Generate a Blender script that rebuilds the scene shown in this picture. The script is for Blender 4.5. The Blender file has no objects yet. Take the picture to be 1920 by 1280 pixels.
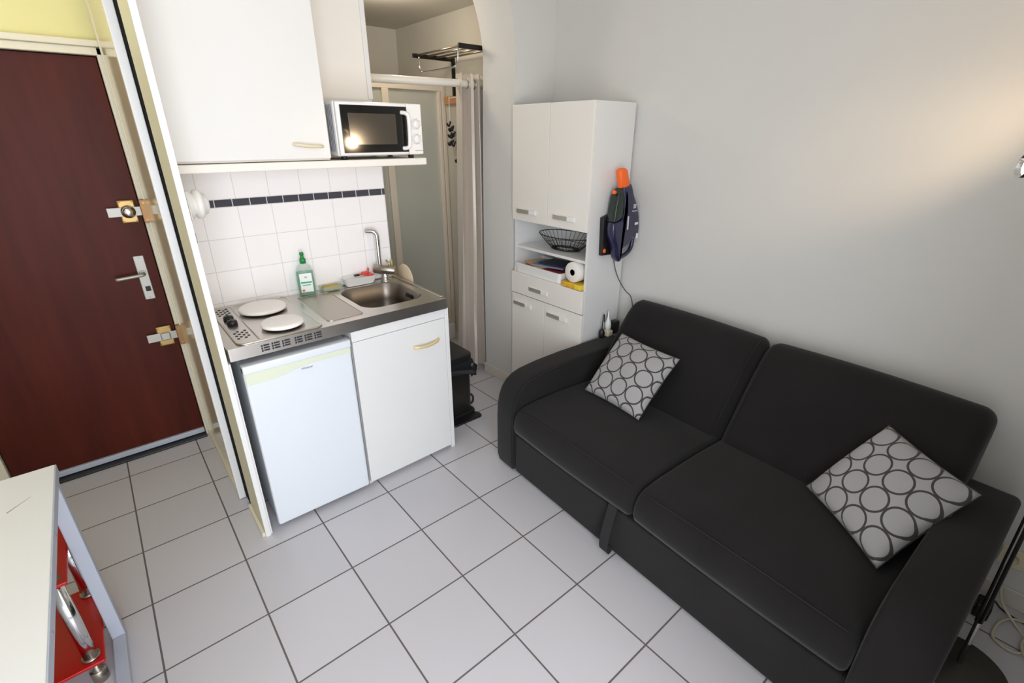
import bpy, bmesh, math, random
from mathutils import Matrix, Vector
random.seed(7)
PI = math.pi
S = bpy.context.scene
C = S.collection

# ------------------------------------------------------------------ camera
cam_d = bpy.data.cameras.new('camera'); cam = bpy.data.objects.new('camera', cam_d); C.objects.link(cam)
RGT = Vector((0.76431844, -0.64483566, 0.00207291)); DWN = Vector((-0.25214158, -0.30181695, -0.91941892)); FWD = Vector((0.59349974, 0.70220617, -0.39327414))
m = Matrix.Identity(4)
for i in range(3):
    m[i][0] = RGT[i]; m[i][1] = -DWN[i]; m[i][2] = -FWD[i]
m.translation = Vector((0.20736, -2.88614, 1.66725))
cam.matrix_world = m
cam_d.sensor_fit = 'HORIZONTAL'; cam_d.sensor_width = 36.0; cam_d.lens = 906.954 * 36.0 / 1920.0
cam_d.clip_start = 0.02
S.camera = cam

# ------------------------------------------------------------------ colour management, world, lights
S.view_settings.view_transform = 'Standard'; S.view_settings.look = 'None'
S.view_settings.exposure = -0.12; S.view_settings.gamma = 1.0; S.view_settings.use_curve_mapping = False
w = bpy.data.worlds.new('world'); S.world = w; w.use_nodes = True
bg = w.node_tree.nodes['Background']; bg.inputs[0].default_value = (0.75, 0.87, 1.0, 1); bg.inputs[1].default_value = 1.0

def light(name, kind, loc, energy, col, size=None, target=None, **k):
    d = bpy.data.lights.new(name, kind); d.energy = energy; d.color = col
    if kind == 'AREA':
        d.shape = 'RECTANGLE'; d.size, d.size_y = size
    elif size is not None:
        d.shadow_soft_size = size
    for a, b in k.items(): setattr(d, a, b)
    o = bpy.data.objects.new(name, d); C.objects.link(o); o.location = loc
    if target is not None:
        o.rotation_euler = (Vector(target) - Vector(loc)).to_track_quat('-Z', 'Y').to_euler()
    return o
# daylight of the window behind the camera, in its opening
light('window_daylight', 'AREA', (0.0, -3.72, 1.24), 76.0, (0.93, 0.945, 1.0), (1.42, 2.05), (0.0, 0.0, 1.20))
# ceiling lamp of the shower passage
light('passage_lamp', 'POINT', (1.75, 0.12, 2.30), 7.5, (1.0, 0.88, 0.72), 0.08)
# unseen warm fill under the main room ceiling, no known fixture
light('room_fill', 'POINT', (0.9, -1.9, 2.45), 2.0, (1.0, 0.87, 0.72), 0.12)
# ceiling lamp of the entrance
light('entrance_lamp', 'POINT', (-0.25, -0.55, 2.45), 6.5, (1.0, 0.93, 0.78), 0.08)

# ------------------------------------------------------------------ materials
def lin(c):
    return tuple(((x / 12.92) if x <= 0.04045 else ((x + 0.055) / 1.055) ** 2.4) for x in [v / 255 for v in c]) + (1.0,)
MATS = {}
def mat(name, rgb, rough=0.5, metal=0.0, var=0.0, vscale=6.0, bump=0.0, bscale=200.0, trans=0.0, alpha=1.0, emit=None, es=0.0, coat=0.0, sheen=0.0, stretch=None, spec=0.5):
    if name in MATS: return MATS[name]
    M = bpy.data.materials.new(name); M.use_nodes = True; N = M.node_tree.nodes; L = M.node_tree.links
    b = N['Principled BSDF']; col = lin(rgb)
    b.inputs['Base Color'].default_value = col
    b.inputs['Roughness'].default_value = rough; b.inputs['Metallic'].default_value = metal
    b.inputs['Specular IOR Level'].default_value = spec
    b.inputs['Transmission Weight'].default_value = trans; b.inputs['Alpha'].default_value = alpha
    b.inputs['Coat Weight'].default_value = coat; b.inputs['Sheen Weight'].default_value = sheen
    if emit: b.inputs['Emission Color'].default_value = lin(emit); b.inputs['Emission Strength'].default_value = es
    tc = N.new('ShaderNodeTexCoord'); src = tc.outputs['Object']
    if stretch:
        mp = N.new('ShaderNodeMapping'); mp.inputs['Scale'].default_value = stretch; L.new(src, mp.inputs[0]); src = mp.outputs[0]
    if var > 0:
        n = N.new('ShaderNodeTexNoise'); n.inputs['Scale'].default_value = vscale; n.inputs['Detail'].default_value = 5; L.new(src, n.inputs['Vector'])
        mx = N.new('ShaderNodeMix'); mx.data_type = 'RGBA'
        mx.inputs[6].default_value = tuple(max(0, c * (1 - var)) for c in col[:3]) + (1,); mx.inputs[7].default_value = tuple(min(1, c * (1 + var)) for c in col[:3]) + (1,)
        L.new(n.outputs['Fac'], mx.inputs[0]); L.new(mx.outputs[2], b.inputs['Base Color'])
    if bump > 0:
        n2 = N.new('ShaderNodeTexNoise'); n2.inputs['Scale'].default_value = bscale; n2.inputs['Detail'].default_value = 3; L.new(src, n2.inputs['Vector'])
        bp = N.new('ShaderNodeBump'); bp.inputs['Strength'].default_value = bump; bp.inputs['Distance'].default_value = 0.002
        L.new(n2.outputs['Fac'], bp.inputs['Height']); L.new(bp.outputs[0], b.inputs['Normal'])
    MATS[name] = M
    return M

def tile_mat(name, rgb, grout, px, py, ox, oy, ax, ay, gw, rough, band=None, var=0.03):
    """square tiles with joints on the two object axes ax, ay"""
    M = bpy.data.materials.new(name); M.use_nodes = True; N = M.node_tree.nodes; L = M.node_tree.links; b = N['Principled BSDF']
    def mth(op, a, bb=None, clamp=False):
        n = N.new('ShaderNodeMath'); n.operation = op; n.use_clamp = clamp
        for i, v in enumerate((a, bb)):
            if v is None: continue
            if isinstance(v, (int, float)): n.inputs[i].default_value = v
            else: L.new(v, n.inputs[i])
        return n.outputs[0]
    tc = N.new('ShaderNodeTexCoord'); sp = N.new('ShaderNodeSeparateXYZ'); L.new(tc.outputs['Object'], sp.inputs[0])
    u, v = sp.outputs[ax], sp.outputs[ay]
    def joint(c, p, o, g):
        q = mth('DIVIDE', mth('SUBTRACT', c, o), p)
        f = mth('FRACT', q); d = mth('MULTIPLY', mth('MINIMUM', f, mth('SUBTRACT', 1.0, f)), p)
        return mth('LESS_THAN', d, g / 2), mth('FLOOR', q)
    ju, iu = joint(u, px, ox, gw); jv, iv = joint(v, py, oy, gw)
    g = mth('MAXIMUM', ju, jv)
    wn = N.new('ShaderNodeTexWhiteNoise'); wn.noise_dimensions = '2D'
    cb = N.new('ShaderNodeCombineXYZ'); L.new(iu, cb.inputs[0]); L.new(iv, cb.inputs[1]); L.new(cb.outputs[0], wn.inputs['Vector'])
    base = lin(rgb)
    m0 = N.new('ShaderNodeMix'); m0.data_type = 'RGBA'; m0.inputs[6].default_value = tuple(c * (1 - var) for c in base[:3]) + (1,); m0.inputs[7].default_value = tuple(min(1, c * (1 + var)) for c in base[:3]) + (1,)
    L.new(wn.outputs['Value'], m0.inputs[0]); colr = m0.outputs[2]
    if band:
        z0, z1, bp, bo, brgb = band
        inb = mth('MULTIPLY', mth('GREATER_THAN', v, z0), mth('LESS_THAN', v, z1))
        jb, _ = joint(u, bp, bo, gw * 1.3)
        edge = mth('MAXIMUM', mth('LESS_THAN', mth('ABSOLUTE', mth('SUBTRACT', v, z0)), gw * .6), mth('LESS_THAN', mth('ABSOLUTE', mth('SUBTRACT', v, z1)), gw * .6))
        m1 = N.new('ShaderNodeMix'); m1.data_type = 'RGBA'; m1.inputs[7].default_value = lin(brgb); L.new(colr, m1.inputs[6]); L.new(inb, m1.inputs[0]); colr = m1.outputs[2]
        gi = mth('MAXIMUM', mth('MULTIPLY', jb, inb), mth('MULTIPLY', g, mth('SUBTRACT', 1.0, inb)))
        g = mth('MAXIMUM', gi, edge)
    m2 = N.new('ShaderNodeMix'); m2.data_type = 'RGBA'; m2.inputs[7].default_value = lin(grout); L.new(colr, m2.inputs[6]); L.new(g, m2.inputs[0])
    L.new(m2.outputs[2], b.inputs['Base Color'])
    rr = mth('ADD', mth('MULTIPLY', g, 0.6), rough, True); L.new(rr, b.inputs['Roughness'])
    bm_ = N.new('ShaderNodeBump'); bm_.invert = True; bm_.inputs['Strength'].default_value = 0.35; bm_.inputs['Distance'].default_value = 0.002
    L.new(g, bm_.inputs['Height']); L.new(bm_.outputs[0], b.inputs['Normal'])
    MATS[name] = M
    return M

FLOOR = tile_mat('floor_tile', (197, 195, 199), (98, 93, 90), 0.33, 0.33, 0, 0, 0, 1, 0.0062, 0.28)
SPLASH = tile_mat('splash_tile', (250, 248, 248), (216, 213, 213), 0.1465, 0.1475, 0.717, 0.9275, 0, 2, 0.0028, 0.13, band=(1.362, 1.397, 0.0735, 0.70, (70, 70, 78)), var=0.008)
WALL = mat('grey_paint', (213, 212, 208), 0.75, var=0.015, vscale=9, bump=0.10, bscale=90)
REVEAL = mat('blue_grey_paint', (178, 184, 194), 0.7, bump=0.08, bscale=90)
CEIL = mat('ceiling_paint', (235, 234, 230), 0.9)
YELLOW = mat('yellow_paint', (224, 217, 156), 0.75, var=0.02, bump=0.1, bscale=80)
CREAMY = mat('olive_cream_paint', (222, 216, 182), 0.5)
HALLP = mat('passage_paint', (206, 200, 186), 0.7, var=0.015)
TRIM = mat('cream_trim', (221, 215, 193), 0.45)
WHITE = mat('white_laminate', (228, 228, 226), 0.32)
WARMW = mat('warm_white_laminate', (236, 232, 224), 0.38)
FRIDGEW = mat('fridge_white', (222, 227, 232), 0.3)
WOODDOOR = mat('mahogany_veneer', (74, 26, 15), 0.46, var=0.55, vscale=3.0, stretch=(5, 5, 0.55), bump=0.04, spec=0.16)
STEEL = mat('brushed_steel', (206, 201, 194), 0.28, 1.0, var=0.05, vscale=30, stretch=(1, 14, 1))
STEELD = mat('brushed_steel_matt', (186, 178, 168), 0.42, 1.0, var=0.06, vscale=30, stretch=(14, 1, 1))
CHROME = mat('chrome', (215, 215, 215), 0.10, 1.0)
CHROMED = mat('satin_nickel', (172, 163, 150), 0.32, 1.0)
BRASS = mat('brass', (168, 140, 92), 0.42, 0.9, var=0.1)
BRONZE = mat('bronze_strike', (150, 116, 78), 0.45, 0.6)
ALU = mat('aluminium_plate', (172, 170, 164), 0.5, 0.8)
BLACKP = mat('black_plastic', (24, 24, 25), 0.42)
BLACKM = mat('black_metal', (22, 20, 19), 0.4, 0.3)
DARK = mat('dark_slot', (26, 28, 32), 0.6)
GREYM = mat('grey_metal', (150, 152, 160), 0.4, 0.5)
RED = mat('red_glass', (176, 5, 8), 0.32)
SOFA = mat('charcoal_microfibre', (30, 28, 28), 0.93, var=0.45, vscale=3.5, bump=0.12, bscale=420, sheen=0.10, spec=0.2)
SEAM = mat('grey_thread', (40, 38, 37), 0.9)
GOLDH = mat('pale_gold_handle', (234, 208, 156), 0.35, 0.3)
WPLAST = mat('white_plastic', (238, 237, 234), 0.35)
CREAMP = mat('cream_plastic', (224, 214, 184), 0.45)
PALEG = mat('pale_green_plastic', (216, 222, 200), 0.4)
NAVY = mat('navy_plastic', (34, 34, 66), 0.28, coat=0.4)
ORANGE = mat('orange_plastic', (250, 108, 34), 0.4)
CUP = mat('smoked_green_plastic', (38, 56, 48), 0.12, trans=0.35)
PAPER = mat('paper_white', (236, 232, 224), 0.85, bump=0.1, bscale=150)
WOODL = mat('light_orange_wood', (196, 140, 86), 0.5, var=0.15, stretch=(1, 8, 8))
BEIGE = mat('beige_plastic', (216, 198, 168), 0.5)
LCURT = mat('satin_curtain', (214, 204, 192), 0.30, 0.35, var=0.05, vscale=40, bump=0.15, bscale=60, sheen=0.3)
LACQ = mat('cream_lacquer', (226, 214, 176), 0.10, spec=0.35)
GREEN = mat('green_cap', (20, 132, 66), 0.35)
MWGLASS = mat('microwave_black', (14, 13, 12), 0.06, coat=0.5)
MWWIN = mat('microwave_window', (66, 60, 52), 0.12, coat=0.5)
BINBODY = mat('bin_metal', (58, 56, 52), 0.3, 0.6)
BAG = mat('bin_bag', (30, 31, 34), 0.25)
TABLET = mat('white_table_top', (226, 226, 222), 0.35)
EDGEG = mat('grey_edge', (178, 184, 196), 0.4)
GREYD = mat('grey_lamp_base', (70, 68, 62), 0.5, 0.4)
LED = mat('lamp_lens', (255, 240, 214), 0.3, emit=(255, 226, 180), es=18.0)
BASEBT = mat('skirting_tile', (214, 206, 196), 0.3)
GLASS = None

def glass_mat():
    M = bpy.data.materials.new('shower_glass'); M.use_nodes = True; N = M.node_tree.nodes; L = M.node_tree.links
    out = N['Material Output']; N.remove(N['Principled BSDF'])
    tr = N.new('ShaderNodeBsdfTransparent'); tr.inputs[0].default_value = (0.78, 0.80, 0.74, 1)
    df = N.new('ShaderNodeBsdfDiffuse'); df.inputs[0].default_value = lin((226, 226, 212))
    gl = N.new('ShaderNodeBsdfGlossy'); gl.inputs['Roughness'].default_value = 0.06
    m1 = N.new('ShaderNodeMixShader'); m1.inputs[0].default_value = 0.55; L.new(tr.outputs[0], m1.inputs[1]); L.new(df.outputs[0], m1.inputs[2])
    fr = N.new('ShaderNodeFresnel'); m2 = N.new('ShaderNodeMixShader'); L.new(fr.outputs[0], m2.inputs[0]); L.new(m1.outputs[0], m2.inputs[1]); L.new(gl.outputs[0], m2.inputs[2])
    L.new(m2.outputs[0], out.inputs[0])
    return M
GLASS = glass_mat()
def clear_mat(name, tint, gloss=0.08, body=0.12, bodycol=(220, 230, 225)):
    M = bpy.data.materials.new(name); M.use_nodes = True; N = M.node_tree.nodes; L = M.node_tree.links
    out = N['Material Output']; N.remove(N['Principled BSDF'])
    tr = N.new('ShaderNodeBsdfTransparent'); tr.inputs[0].default_value = tint
    gl = N.new('ShaderNodeBsdfPrincipled'); gl.inputs['Base Color'].default_value = lin(bodycol); gl.inputs['Roughness'].default_value = gloss
    m1 = N.new('ShaderNodeMixShader'); m1.inputs[0].default_value = body; L.new(tr.outputs[0], m1.inputs[1]); L.new(gl.outputs[0], m1.inputs[2]); L.new(m1.outputs[0], out.inputs[0])
    return M
CLEAR = clear_mat('clear_plastic', (0.93, 0.96, 0.95, 1), body=0.22)
GREENLIQ = clear_mat('green_soap', (0.25, 0.80, 0.58, 1), body=0.45, bodycol=(96, 196, 156))

def pillow_mat(name, rgb, ring, t):
    M = bpy.data.materials.new(name); M.use_nodes = True; N = M.node_tree.nodes; L = M.node_tree.links; b = N['Principled BSDF']
    def mth(op, a, bb=None):
        n = N.new('ShaderNodeMath'); n.operation = op
        for i, v in enumerate((a, bb)):
            if v is None: continue
            if isinstance(v, (int, float)): n.inputs[i].default_value = v
            else: L.new(v, n.inputs[i])
        return n.outputs[0]
    uv = N.new('ShaderNodeUVMap'); uv.uv_map = 'UVMap'
    sp = N.new('ShaderNodeSeparateXYZ'); L.new(uv.outputs[0], sp.inputs[0])
    fx = mth('SUBTRACT', mth('FRACT', sp.outputs[0]), 0.5); fy = mth('SUBTRACT', mth('FRACT', sp.outputs[1]), 0.5)
    r = mth('SQRT', mth('ADD', mth('MULTIPLY', fx, fx), mth('MULTIPLY', fy, fy)))
    inr = mth('MULTIPLY', mth('GREATER_THAN', r, 0.5 - t), mth('LESS_THAN', r, 0.505))
    mx = N.new('ShaderNodeMix'); mx.data_type = 'RGBA'; mx.inputs[6].default_value = lin(rgb); mx.inputs[7].default_value = lin(ring); L.new(inr, mx.inputs[0])
    L.new(mx.outputs[2], b.inputs['Base Color']); b.inputs['Roughness'].default_value = 0.85; b.inputs['Sheen Weight'].default_value = 0.15
    n2 = N.new('ShaderNodeTexNoise'); n2.inputs['Scale'].default_value = 600
    tc = N.new('ShaderNodeTexCoord'); L.new(tc.outputs['Object'], n2.inputs['Vector'])
    bp = N.new('ShaderNodeBump'); bp.inputs['Strength'].default_value = 0.12; bp.inputs['Distance'].default_value = 0.001; L.new(n2.outputs['Fac'], bp.inputs['Height']); L.new(bp.outputs[0], b.inputs['Normal'])
    return M
PILLOW = pillow_mat('circle_print_cotton', (164, 163, 164), (62, 58, 57), 0.072)

# ------------------------------------------------------------------ mesh helpers
def box(bm, x0, x1, y0, y1, z0, z1, bev=0.0, seg=2):
    r = bmesh.ops.create_cube(bm, size=1.0)
    vs = r['verts']
    for v in vs:
        v.co = Vector(((x0 + x1) / 2 + v.co.x * (x1 - x0), (y0 + y1) / 2 + v.co.y * (y1 - y0), (z0 + z1) / 2 + v.co.z * (z1 - z0)))
    if bev > 0:
        es = list({e for v in vs for e in v.link_edges})
        bmesh.ops.bevel(bm, geom=es, offset=bev, segments=seg, affect='EDGES', profile=0.5)
def BX(*a, **k):
    bm = bmesh.new(); box(bm, *a, **k); return bm
def frame_of(d):
    d = d.normalized(); a = Vector((0, 0, 1)) if abs(d.z) < 0.9 else Vector((1, 0, 0))
    x = d.cross(a).normalized(); y = d.cross(x).normalized(); return x, y
def tube(bm, pts, r, n=10, closed=False, caps=True):
    P = [Vector(p) for p in pts]; K = len(P); rings = []
    rr = r if isinstance(r, (list, tuple)) else [r] * K
    prev = None
    for i, p in enumerate(P):
        if closed: d = P[(i + 1) % K] - P[i - 1]
        elif i == 0: d = P[1] - P[0]
        elif i == K - 1: d = P[-1] - P[-2]
        else: d = (P[i + 1] - P[i]).normalized() + (P[i] - P[i - 1]).normalized()
        if d.length < 1e-9: d = Vector((0, 0, 1))
        d.normalize()
        if prev is None: x, y = frame_of(d)
        else:
            x = prev - d * prev.dot(d)
            if x.length < 1e-6: x, y = frame_of(d)
            x.normalize(); y = d.cross(x)
        prev = x
        rings.append([bm.verts.new(p + (x * math.cos(2 * PI * k / n) + y * math.sin(2 * PI * k / n)) * rr[i]) for k in range(n)])
    m_ = K if closed else K - 1
    for i in range(m_):
        a, b = rings[i], rings[(i + 1) % K]
        if closed and i == K - 1:   # align the last ring with the first
            best = min(range(n), key=lambda s: (a[0].co - b[s].co).length)
            b = b[best:] + b[:best]
        for k in range(n):
            f = bm.faces.new((a[k], a[(k + 1) % n], b[(k + 1) % n], b[k])); f.smooth = True
    if not closed and caps:
        bm.faces.new(rings[0][::-1]); bm.faces.new(rings[-1])
def smooth_pts(pts, n=6, closed=False):
    P = [Vector(p) for p in pts]; out = []; K = len(P)
    for i in range(K if closed else K - 1):
        g = lambda j: P[j % K] if closed else P[max(0, min(K - 1, j))]
        p0, p1, p2, p3 = g(i - 1), g(i), g(i + 1), g(i + 2)
        for k in range(n):
            t = k / n
            out.append(0.5 * ((2 * p1) + (p2 - p0) * t + (2 * p0 - 5 * p1 + 4 * p2 - p3) * t * t + (3 * p1 - p0 - 3 * p2 + p3) * t ** 3))
    if not closed: out.append(P[-1])
    return out
def lathe(bm, prof, o=(0, 0, 0), axis=(0, 0, 1), n=28):
    """prof: (radius, height) along axis"""
    d = Vector(axis).normalized(); x, y = frame_of(d); o = Vector(o); rings = []
    for r, h in prof:
        if r < 1e-6: rings.append([bm.verts.new(o + d * h)])
        else: rings.append([bm.verts.new(o + d * h + (x * math.cos(2 * PI * k / n) + y * math.sin(2 * PI * k / n)) * r) for k in range(n)])
    for a, b in zip(rings, rings[1:]):
        for k in range(n):
            if len(a) == 1 and len(b) == 1: continue
            if len(a) == 1: f = bm.faces.new((a[0], b[(k + 1) % n], b[k]))
            elif len(b) == 1: f = bm.faces.new((a[k], a[(k + 1) % n], b[0]))
            else: f = bm.faces.new((a[k], a[(k + 1) % n], b[(k + 1) % n], b[k]))
            f.smooth = True
    for rg, fl in ((rings[0], True), (rings[-1], False)):
        if len(rg) > 1: bm.faces.new(rg[::-1] if fl else rg)
def cyl(bm, p0, p1, r, n=20, bev=0.0):
    p0, p1 = Vector(p0), Vector(p1); L_ = (p1 - p0).length
    if bev: lathe(bm, [(r - bev, 0), (r, bev), (r, L_ - bev), (r - bev, L_)], p0, p1 - p0, n)
    else: lathe(bm, [(r, 0), (r, L_)], p0, p1 - p0, n)
def inset_poly(P, d):
    n = len(P); out = []
    area = sum(P[i][0] * P[(i + 1) % n][1] - P[(i + 1) % n][0] * P[i][1] for i in range(n))
    s = 1 if area > 0 else -1
    for i in range(n):
        a, b, c = Vector(P[i - 1]), Vector(P[i]), Vector(P[(i + 1) % n])
        e1 = (b - a).normalized(); e2 = (c - b).normalized()
        n1 = Vector((-e1.y, e1.x)) * s; n2 = Vector((-e2.y, e2.x)) * s
        nn = n1 + n2
        if nn.length < 1e-6: nn = n1
        nn.normalize(); k = max(0.5, nn.dot(n1)); out.append(tuple(b + nn * (d / k)))
    return out
def prism(bm, poly, axis, a, b, rnd=0.0, seg=4, smooth=False, mid=0, puff=0.0, toz=None):
    """extrude a 2D outline along an axis with rounded rims; puff swells the middle"""
    st = []
    if rnd > 0:
        for k in range(seg + 1):
            t = k / seg * PI / 2
            st.append((a + rnd * (1 - math.sin(PI / 2 - (PI / 2 - t))) if False else a + rnd * (1 - math.cos(t)), rnd * (1 - math.sin(t))))
        for k in range(1, mid + 1): st.append((a + rnd + (b - a - 2 * rnd) * k / (mid + 1), 0.0))
        for k in range(seg, -1, -1):
            t = k / seg * PI / 2
            st.append((b - rnd * (1 - math.cos(t)), rnd * (1 - math.sin(t))))
    else:
        st = [(a, 0.0)] + [(a + (b - a) * k / (mid + 1), 0.0) for k in range(1, mid + 1)] + [(b, 0.0)]
    def P3(p, t):
        if axis == 'y': return Vector((p[0], t, p[1]))
        if axis == 'x': return Vector((t, p[0], p[1]))
        return Vector((p[0], p[1], t))
    rings = []
    for t, ins in st:
        pf = puff * math.sin(PI * (t - a) / (b - a)) if puff else 0
        q = inset_poly(poly, ins - pf) if abs(ins - pf) > 1e-9 else poly
        rings.append([bm.verts.new(P3(p, t)) for p in q])
    n = len(poly)
    for r0, r1 in zip(rings, rings[1:]):
        for k in range(n):
            f = bm.faces.new((r0[k], r0[(k + 1) % n], r1[(k + 1) % n], r1[k])); f.smooth = smooth
    bm.faces.new(rings[0][::-1]); bm.faces.new(rings[-1])
    bmesh.ops.recalc_face_normals(bm, faces=bm.faces[:])
def rrect(x0, x1, y0, y1, r, n=5):
    out = []
    for cx, cy, a0 in ((x1 - r, y1 - r, 0), (x0 + r, y1 - r, 90), (x0 + r, y0 + r, 180), (x1 - r, y0 + r, 270)):
        for k in range(n + 1):
            a = math.radians(a0 + 90 * k / n); out.append((cx + r * math.cos(a), cy + r * math.sin(a)))
    return out

WM = {}   # world matrix of every thing's empty (set by hand: no depsgraph needed)
def obj(name, bm, m_, parent=None, local=False, smooth=False):
    me = bpy.data.meshes.new(name)
    if parent is not None and not local:
        inv = WM[parent.name].inverted(); bm.transform(inv)
    bmesh.ops.recalc_face_normals(bm, faces=bm.faces[:])
    if smooth:
        for f in bm.faces: f.smooth = True
    bm.to_mesh(me); bm.free()
    me.materials.append(m_)
    o = bpy.data.objects.new(name, me); C.objects.link(o)
    if parent is not None: o.parent = parent; WM[o.name] = WM[parent.name]
    else: WM[o.name] = Matrix.Identity(4)
    return o
def thing(name, label, cat, loc=(0, 0, 0), rotz=0.0, group=None):
    o = bpy.data.objects.new(name, None); C.objects.link(o); o.empty_display_size = 0.1
    o.location = loc; o.rotation_euler = (0, 0, rotz)
    o['label'] = label; o['category'] = cat
    if group: o['group'] = group
    WM[o.name] = Matrix.Translation(Vector(loc)) @ Matrix.Rotation(rotz, 4, 'Z')
    return o
def tag(o, label, cat, group=None):
    o['label'] = label; o['category'] = cat
    if group: o['group'] = group
    return o
def struct(name, bm, m_, parent=None, local=False):
    o = obj(name, bm, m_, parent, local)
    if parent is None: o['kind'] = 'structure'
    return o
def root_struct(name, loc):
    o = bpy.data.objects.new(name, None); C.objects.link(o); o.location = loc; o['kind'] = 'structure'
    WM[o.name] = Matrix.Translation(Vector(loc)); return o
def shade(o, ang=35):
    for p in o.data.polygons: p.use_smooth = True
    o.data.set_sharp_from_angle(angle=math.radians(ang))
    return o
def text(name, body, size, m_, parent, origin, xdir, ydir, ext=0.0004):
    cu = bpy.data.curves.new(name, 'FONT'); cu.body = body; cu.size = size; cu.extrude = ext; cu.align_x = 'CENTER'; cu.align_y = 'CENTER'
    cu.materials.append(m_)
    o = bpy.data.objects.new(name, cu); C.objects.link(o); o.parent = parent
    bpy.context.view_layer.update(); me = bpy.data.meshes.new_from_object(o.evaluated_get(bpy.context.evaluated_depsgraph_get())); bpy.data.objects.remove(o)
    o = bpy.data.objects.new(name, me); C.objects.link(o); o.parent = parent
    if not me.materials: me.materials.append(m_)
    x = Vector(xdir).normalized(); z = x.cross(Vector(ydir)).normalized(); y = z.cross(x)
    mm = Matrix((x, y, z)).transposed().to_4x4(); mm.translation = Vector(origin)
    o.matrix_local = WM[parent.name].inverted() @ mm
    return o

# ================================================================== setting
XW = 2.53; XL = -0.95; YB = -3.55; YD = 0.24; ZC = 2.62
struct('floor', BX(XL - .1, 2.7, YB - .24, 1.3, -0.08, 0.0), FLOOR)
struct('ceiling', BX(XL - .1, 2.7, YB - .1, 0.4, ZC, ZC + .08), CEIL)
struct('ceiling_passage', BX(0.5, 2.62, -0.22, 1.3, 2.43, 2.50), HALLP)
struct('wall_right', BX(XW, XW + .1, YB - .1, -0.22, 0, ZC), WALL)
# back wall with the window opening behind the camera
bm = bmesh.new()
wx0, wx1, wz0, wz1 = -0.78, 0.78, 0.12, 2.35
box(bm, XL - .1, wx0, YB - .24, YB, 0, ZC); box(bm, wx1, XW + .1, YB - .24, YB, 0, ZC)
box(bm, wx0, wx1, YB - .24, YB, 0, wz0); box(bm, wx0, wx1, YB - .24, YB, wz1, ZC)
struct('wall_window', bm, WALL)
struct('wall_light_blocker', BX(0.84, 1.02, YB, -3.26, 0, ZC), WALL)  # unseen wall piece added to cut window light off the sofa's lamp end
bm = bmesh.new()
for x in (wx0, wx1 - .05): box(bm, x, x + .05, YB - .20, YB - .14, wz0, wz1)
for z in (wz0, wz1 - .05): box(bm, wx0, wx1, YB - .20, YB - .14, z, z + .05)
struct('window_1', bm, WPLAST)
struct('wall_left', BX(XL - .1, XL, YB - .1, YD, 0, ZC), WALL)
# entrance wall with the door opening
dx0, dx1, dz = -0.440, 0.392, 1.985
bm = bmesh.new()
box(bm, XL - .1, dx0, YD - .02, YD + .10, 0, ZC); box(bm, dx1, 0.55, YD - .02, YD + .10, 0, ZC); box(bm, dx0, dx1, YD - .02, YD + .10, dz, ZC)
struct('wall_entrance', bm, YELLOW)
# door casing
bm = bmesh.new()
box(bm, dx0 - .045, dx0, YD - .055, YD + .05, 0, dz + .032, .004); box(bm, dx1, dx1 + .03, YD - .055, YD + .05, 0, dz + .032, .004)
box(bm, dx0 - .045, dx1 + .03, YD - .055, YD + .05, dz, dz + .032, .004)
box(bm, dx0 - .055, dx1 + .018, YD - .068, YD - .02, dz + .032, dz + .058, .004)
struct('trim_1', bm, TRIM)
bm = bmesh.new(); box(bm, dx0, dx1, YD - .085, YD + .05, 0, 0.012, .003)
struct('trim_2', bm, BLACKP)
# front door
dr = root_struct('door_1', ((dx0 + dx1) / 2, YD, 0))
struct('door_leaf', BX(dx0 + .004, dx1 - .004, YD - .03, YD + .01, 0.045, dz - .004, .002), WOODDOOR, dr)
struct('weather_strip', BX(dx0 + .004, dx1 - .004, YD - .046, YD + .0, 0.016, 0.045, .003), EDGEG, dr)
hp = struct('handle_plate', BX(0.300, 0.345, YD - .037, YD - .03, 0.865, 1.095, .003), ALU, dr)
bm = bmesh.new(); tube(bm, smooth_pts([(0.322, YD - .035, 1.005), (0.322, YD - .075, 1.005), (0.30, YD - .083, 1.004), (0.205, YD - .083, 0.998)], 5), 0.0085, 10)
cyl(bm, (0.322, YD - .037, 1.005), (0.322, YD - .046, 1.005), .015)
struct('lever', bm, ALU, hp)
bm = bmesh.new(); box(bm, 0.314, 0.336, YD - .040, YD - .036, 0.91, 0.935); struct('keyhole', bm, DARK, hp)
for z in (0.876, 1.084):
    bm = bmesh.new(); cyl(bm, (0.322, YD - .0395, z), (0.322, YD - .036, z), .005, 10); struct('screw', bm, GREYM, hp)
def bolt(z, round_knob):
    b = struct('bolt_lock', BX(0.302, 0.372, YD - .050, YD - .03, z - .055, z + .055, .006), BRASS, dr)
    struct('bolt_bar', BX(0.255, 0.390, YD - .056, YD - .046, z - .022, z + .022, .002), ALU, b)
    bm = bmesh.new()
    if round_knob: lathe(bm, [(.030, 0), (.030, .006), (.022, .008), (.020, .024), (.014, .028), (0, .028)], (0.337, YD - .056, z), (0, -1, 0), 22)
    else: box(bm, 0.315, 0.359, YD - .068, YD - .050, z - .020, z + .020, .005)
    struct('knob', bm, CHROME if round_knob else ALU, b)
    for sx in (.312, .362):
        for sz in (-.046, .046):
            bm = bmesh.new(); cyl(bm, (sx, YD - .0525, z + sz), (sx, YD - .049, z + sz), .004, 8); struct('screw', bm, BRONZE, b)
bolt(1.315, True); bolt(0.655, False)
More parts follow.
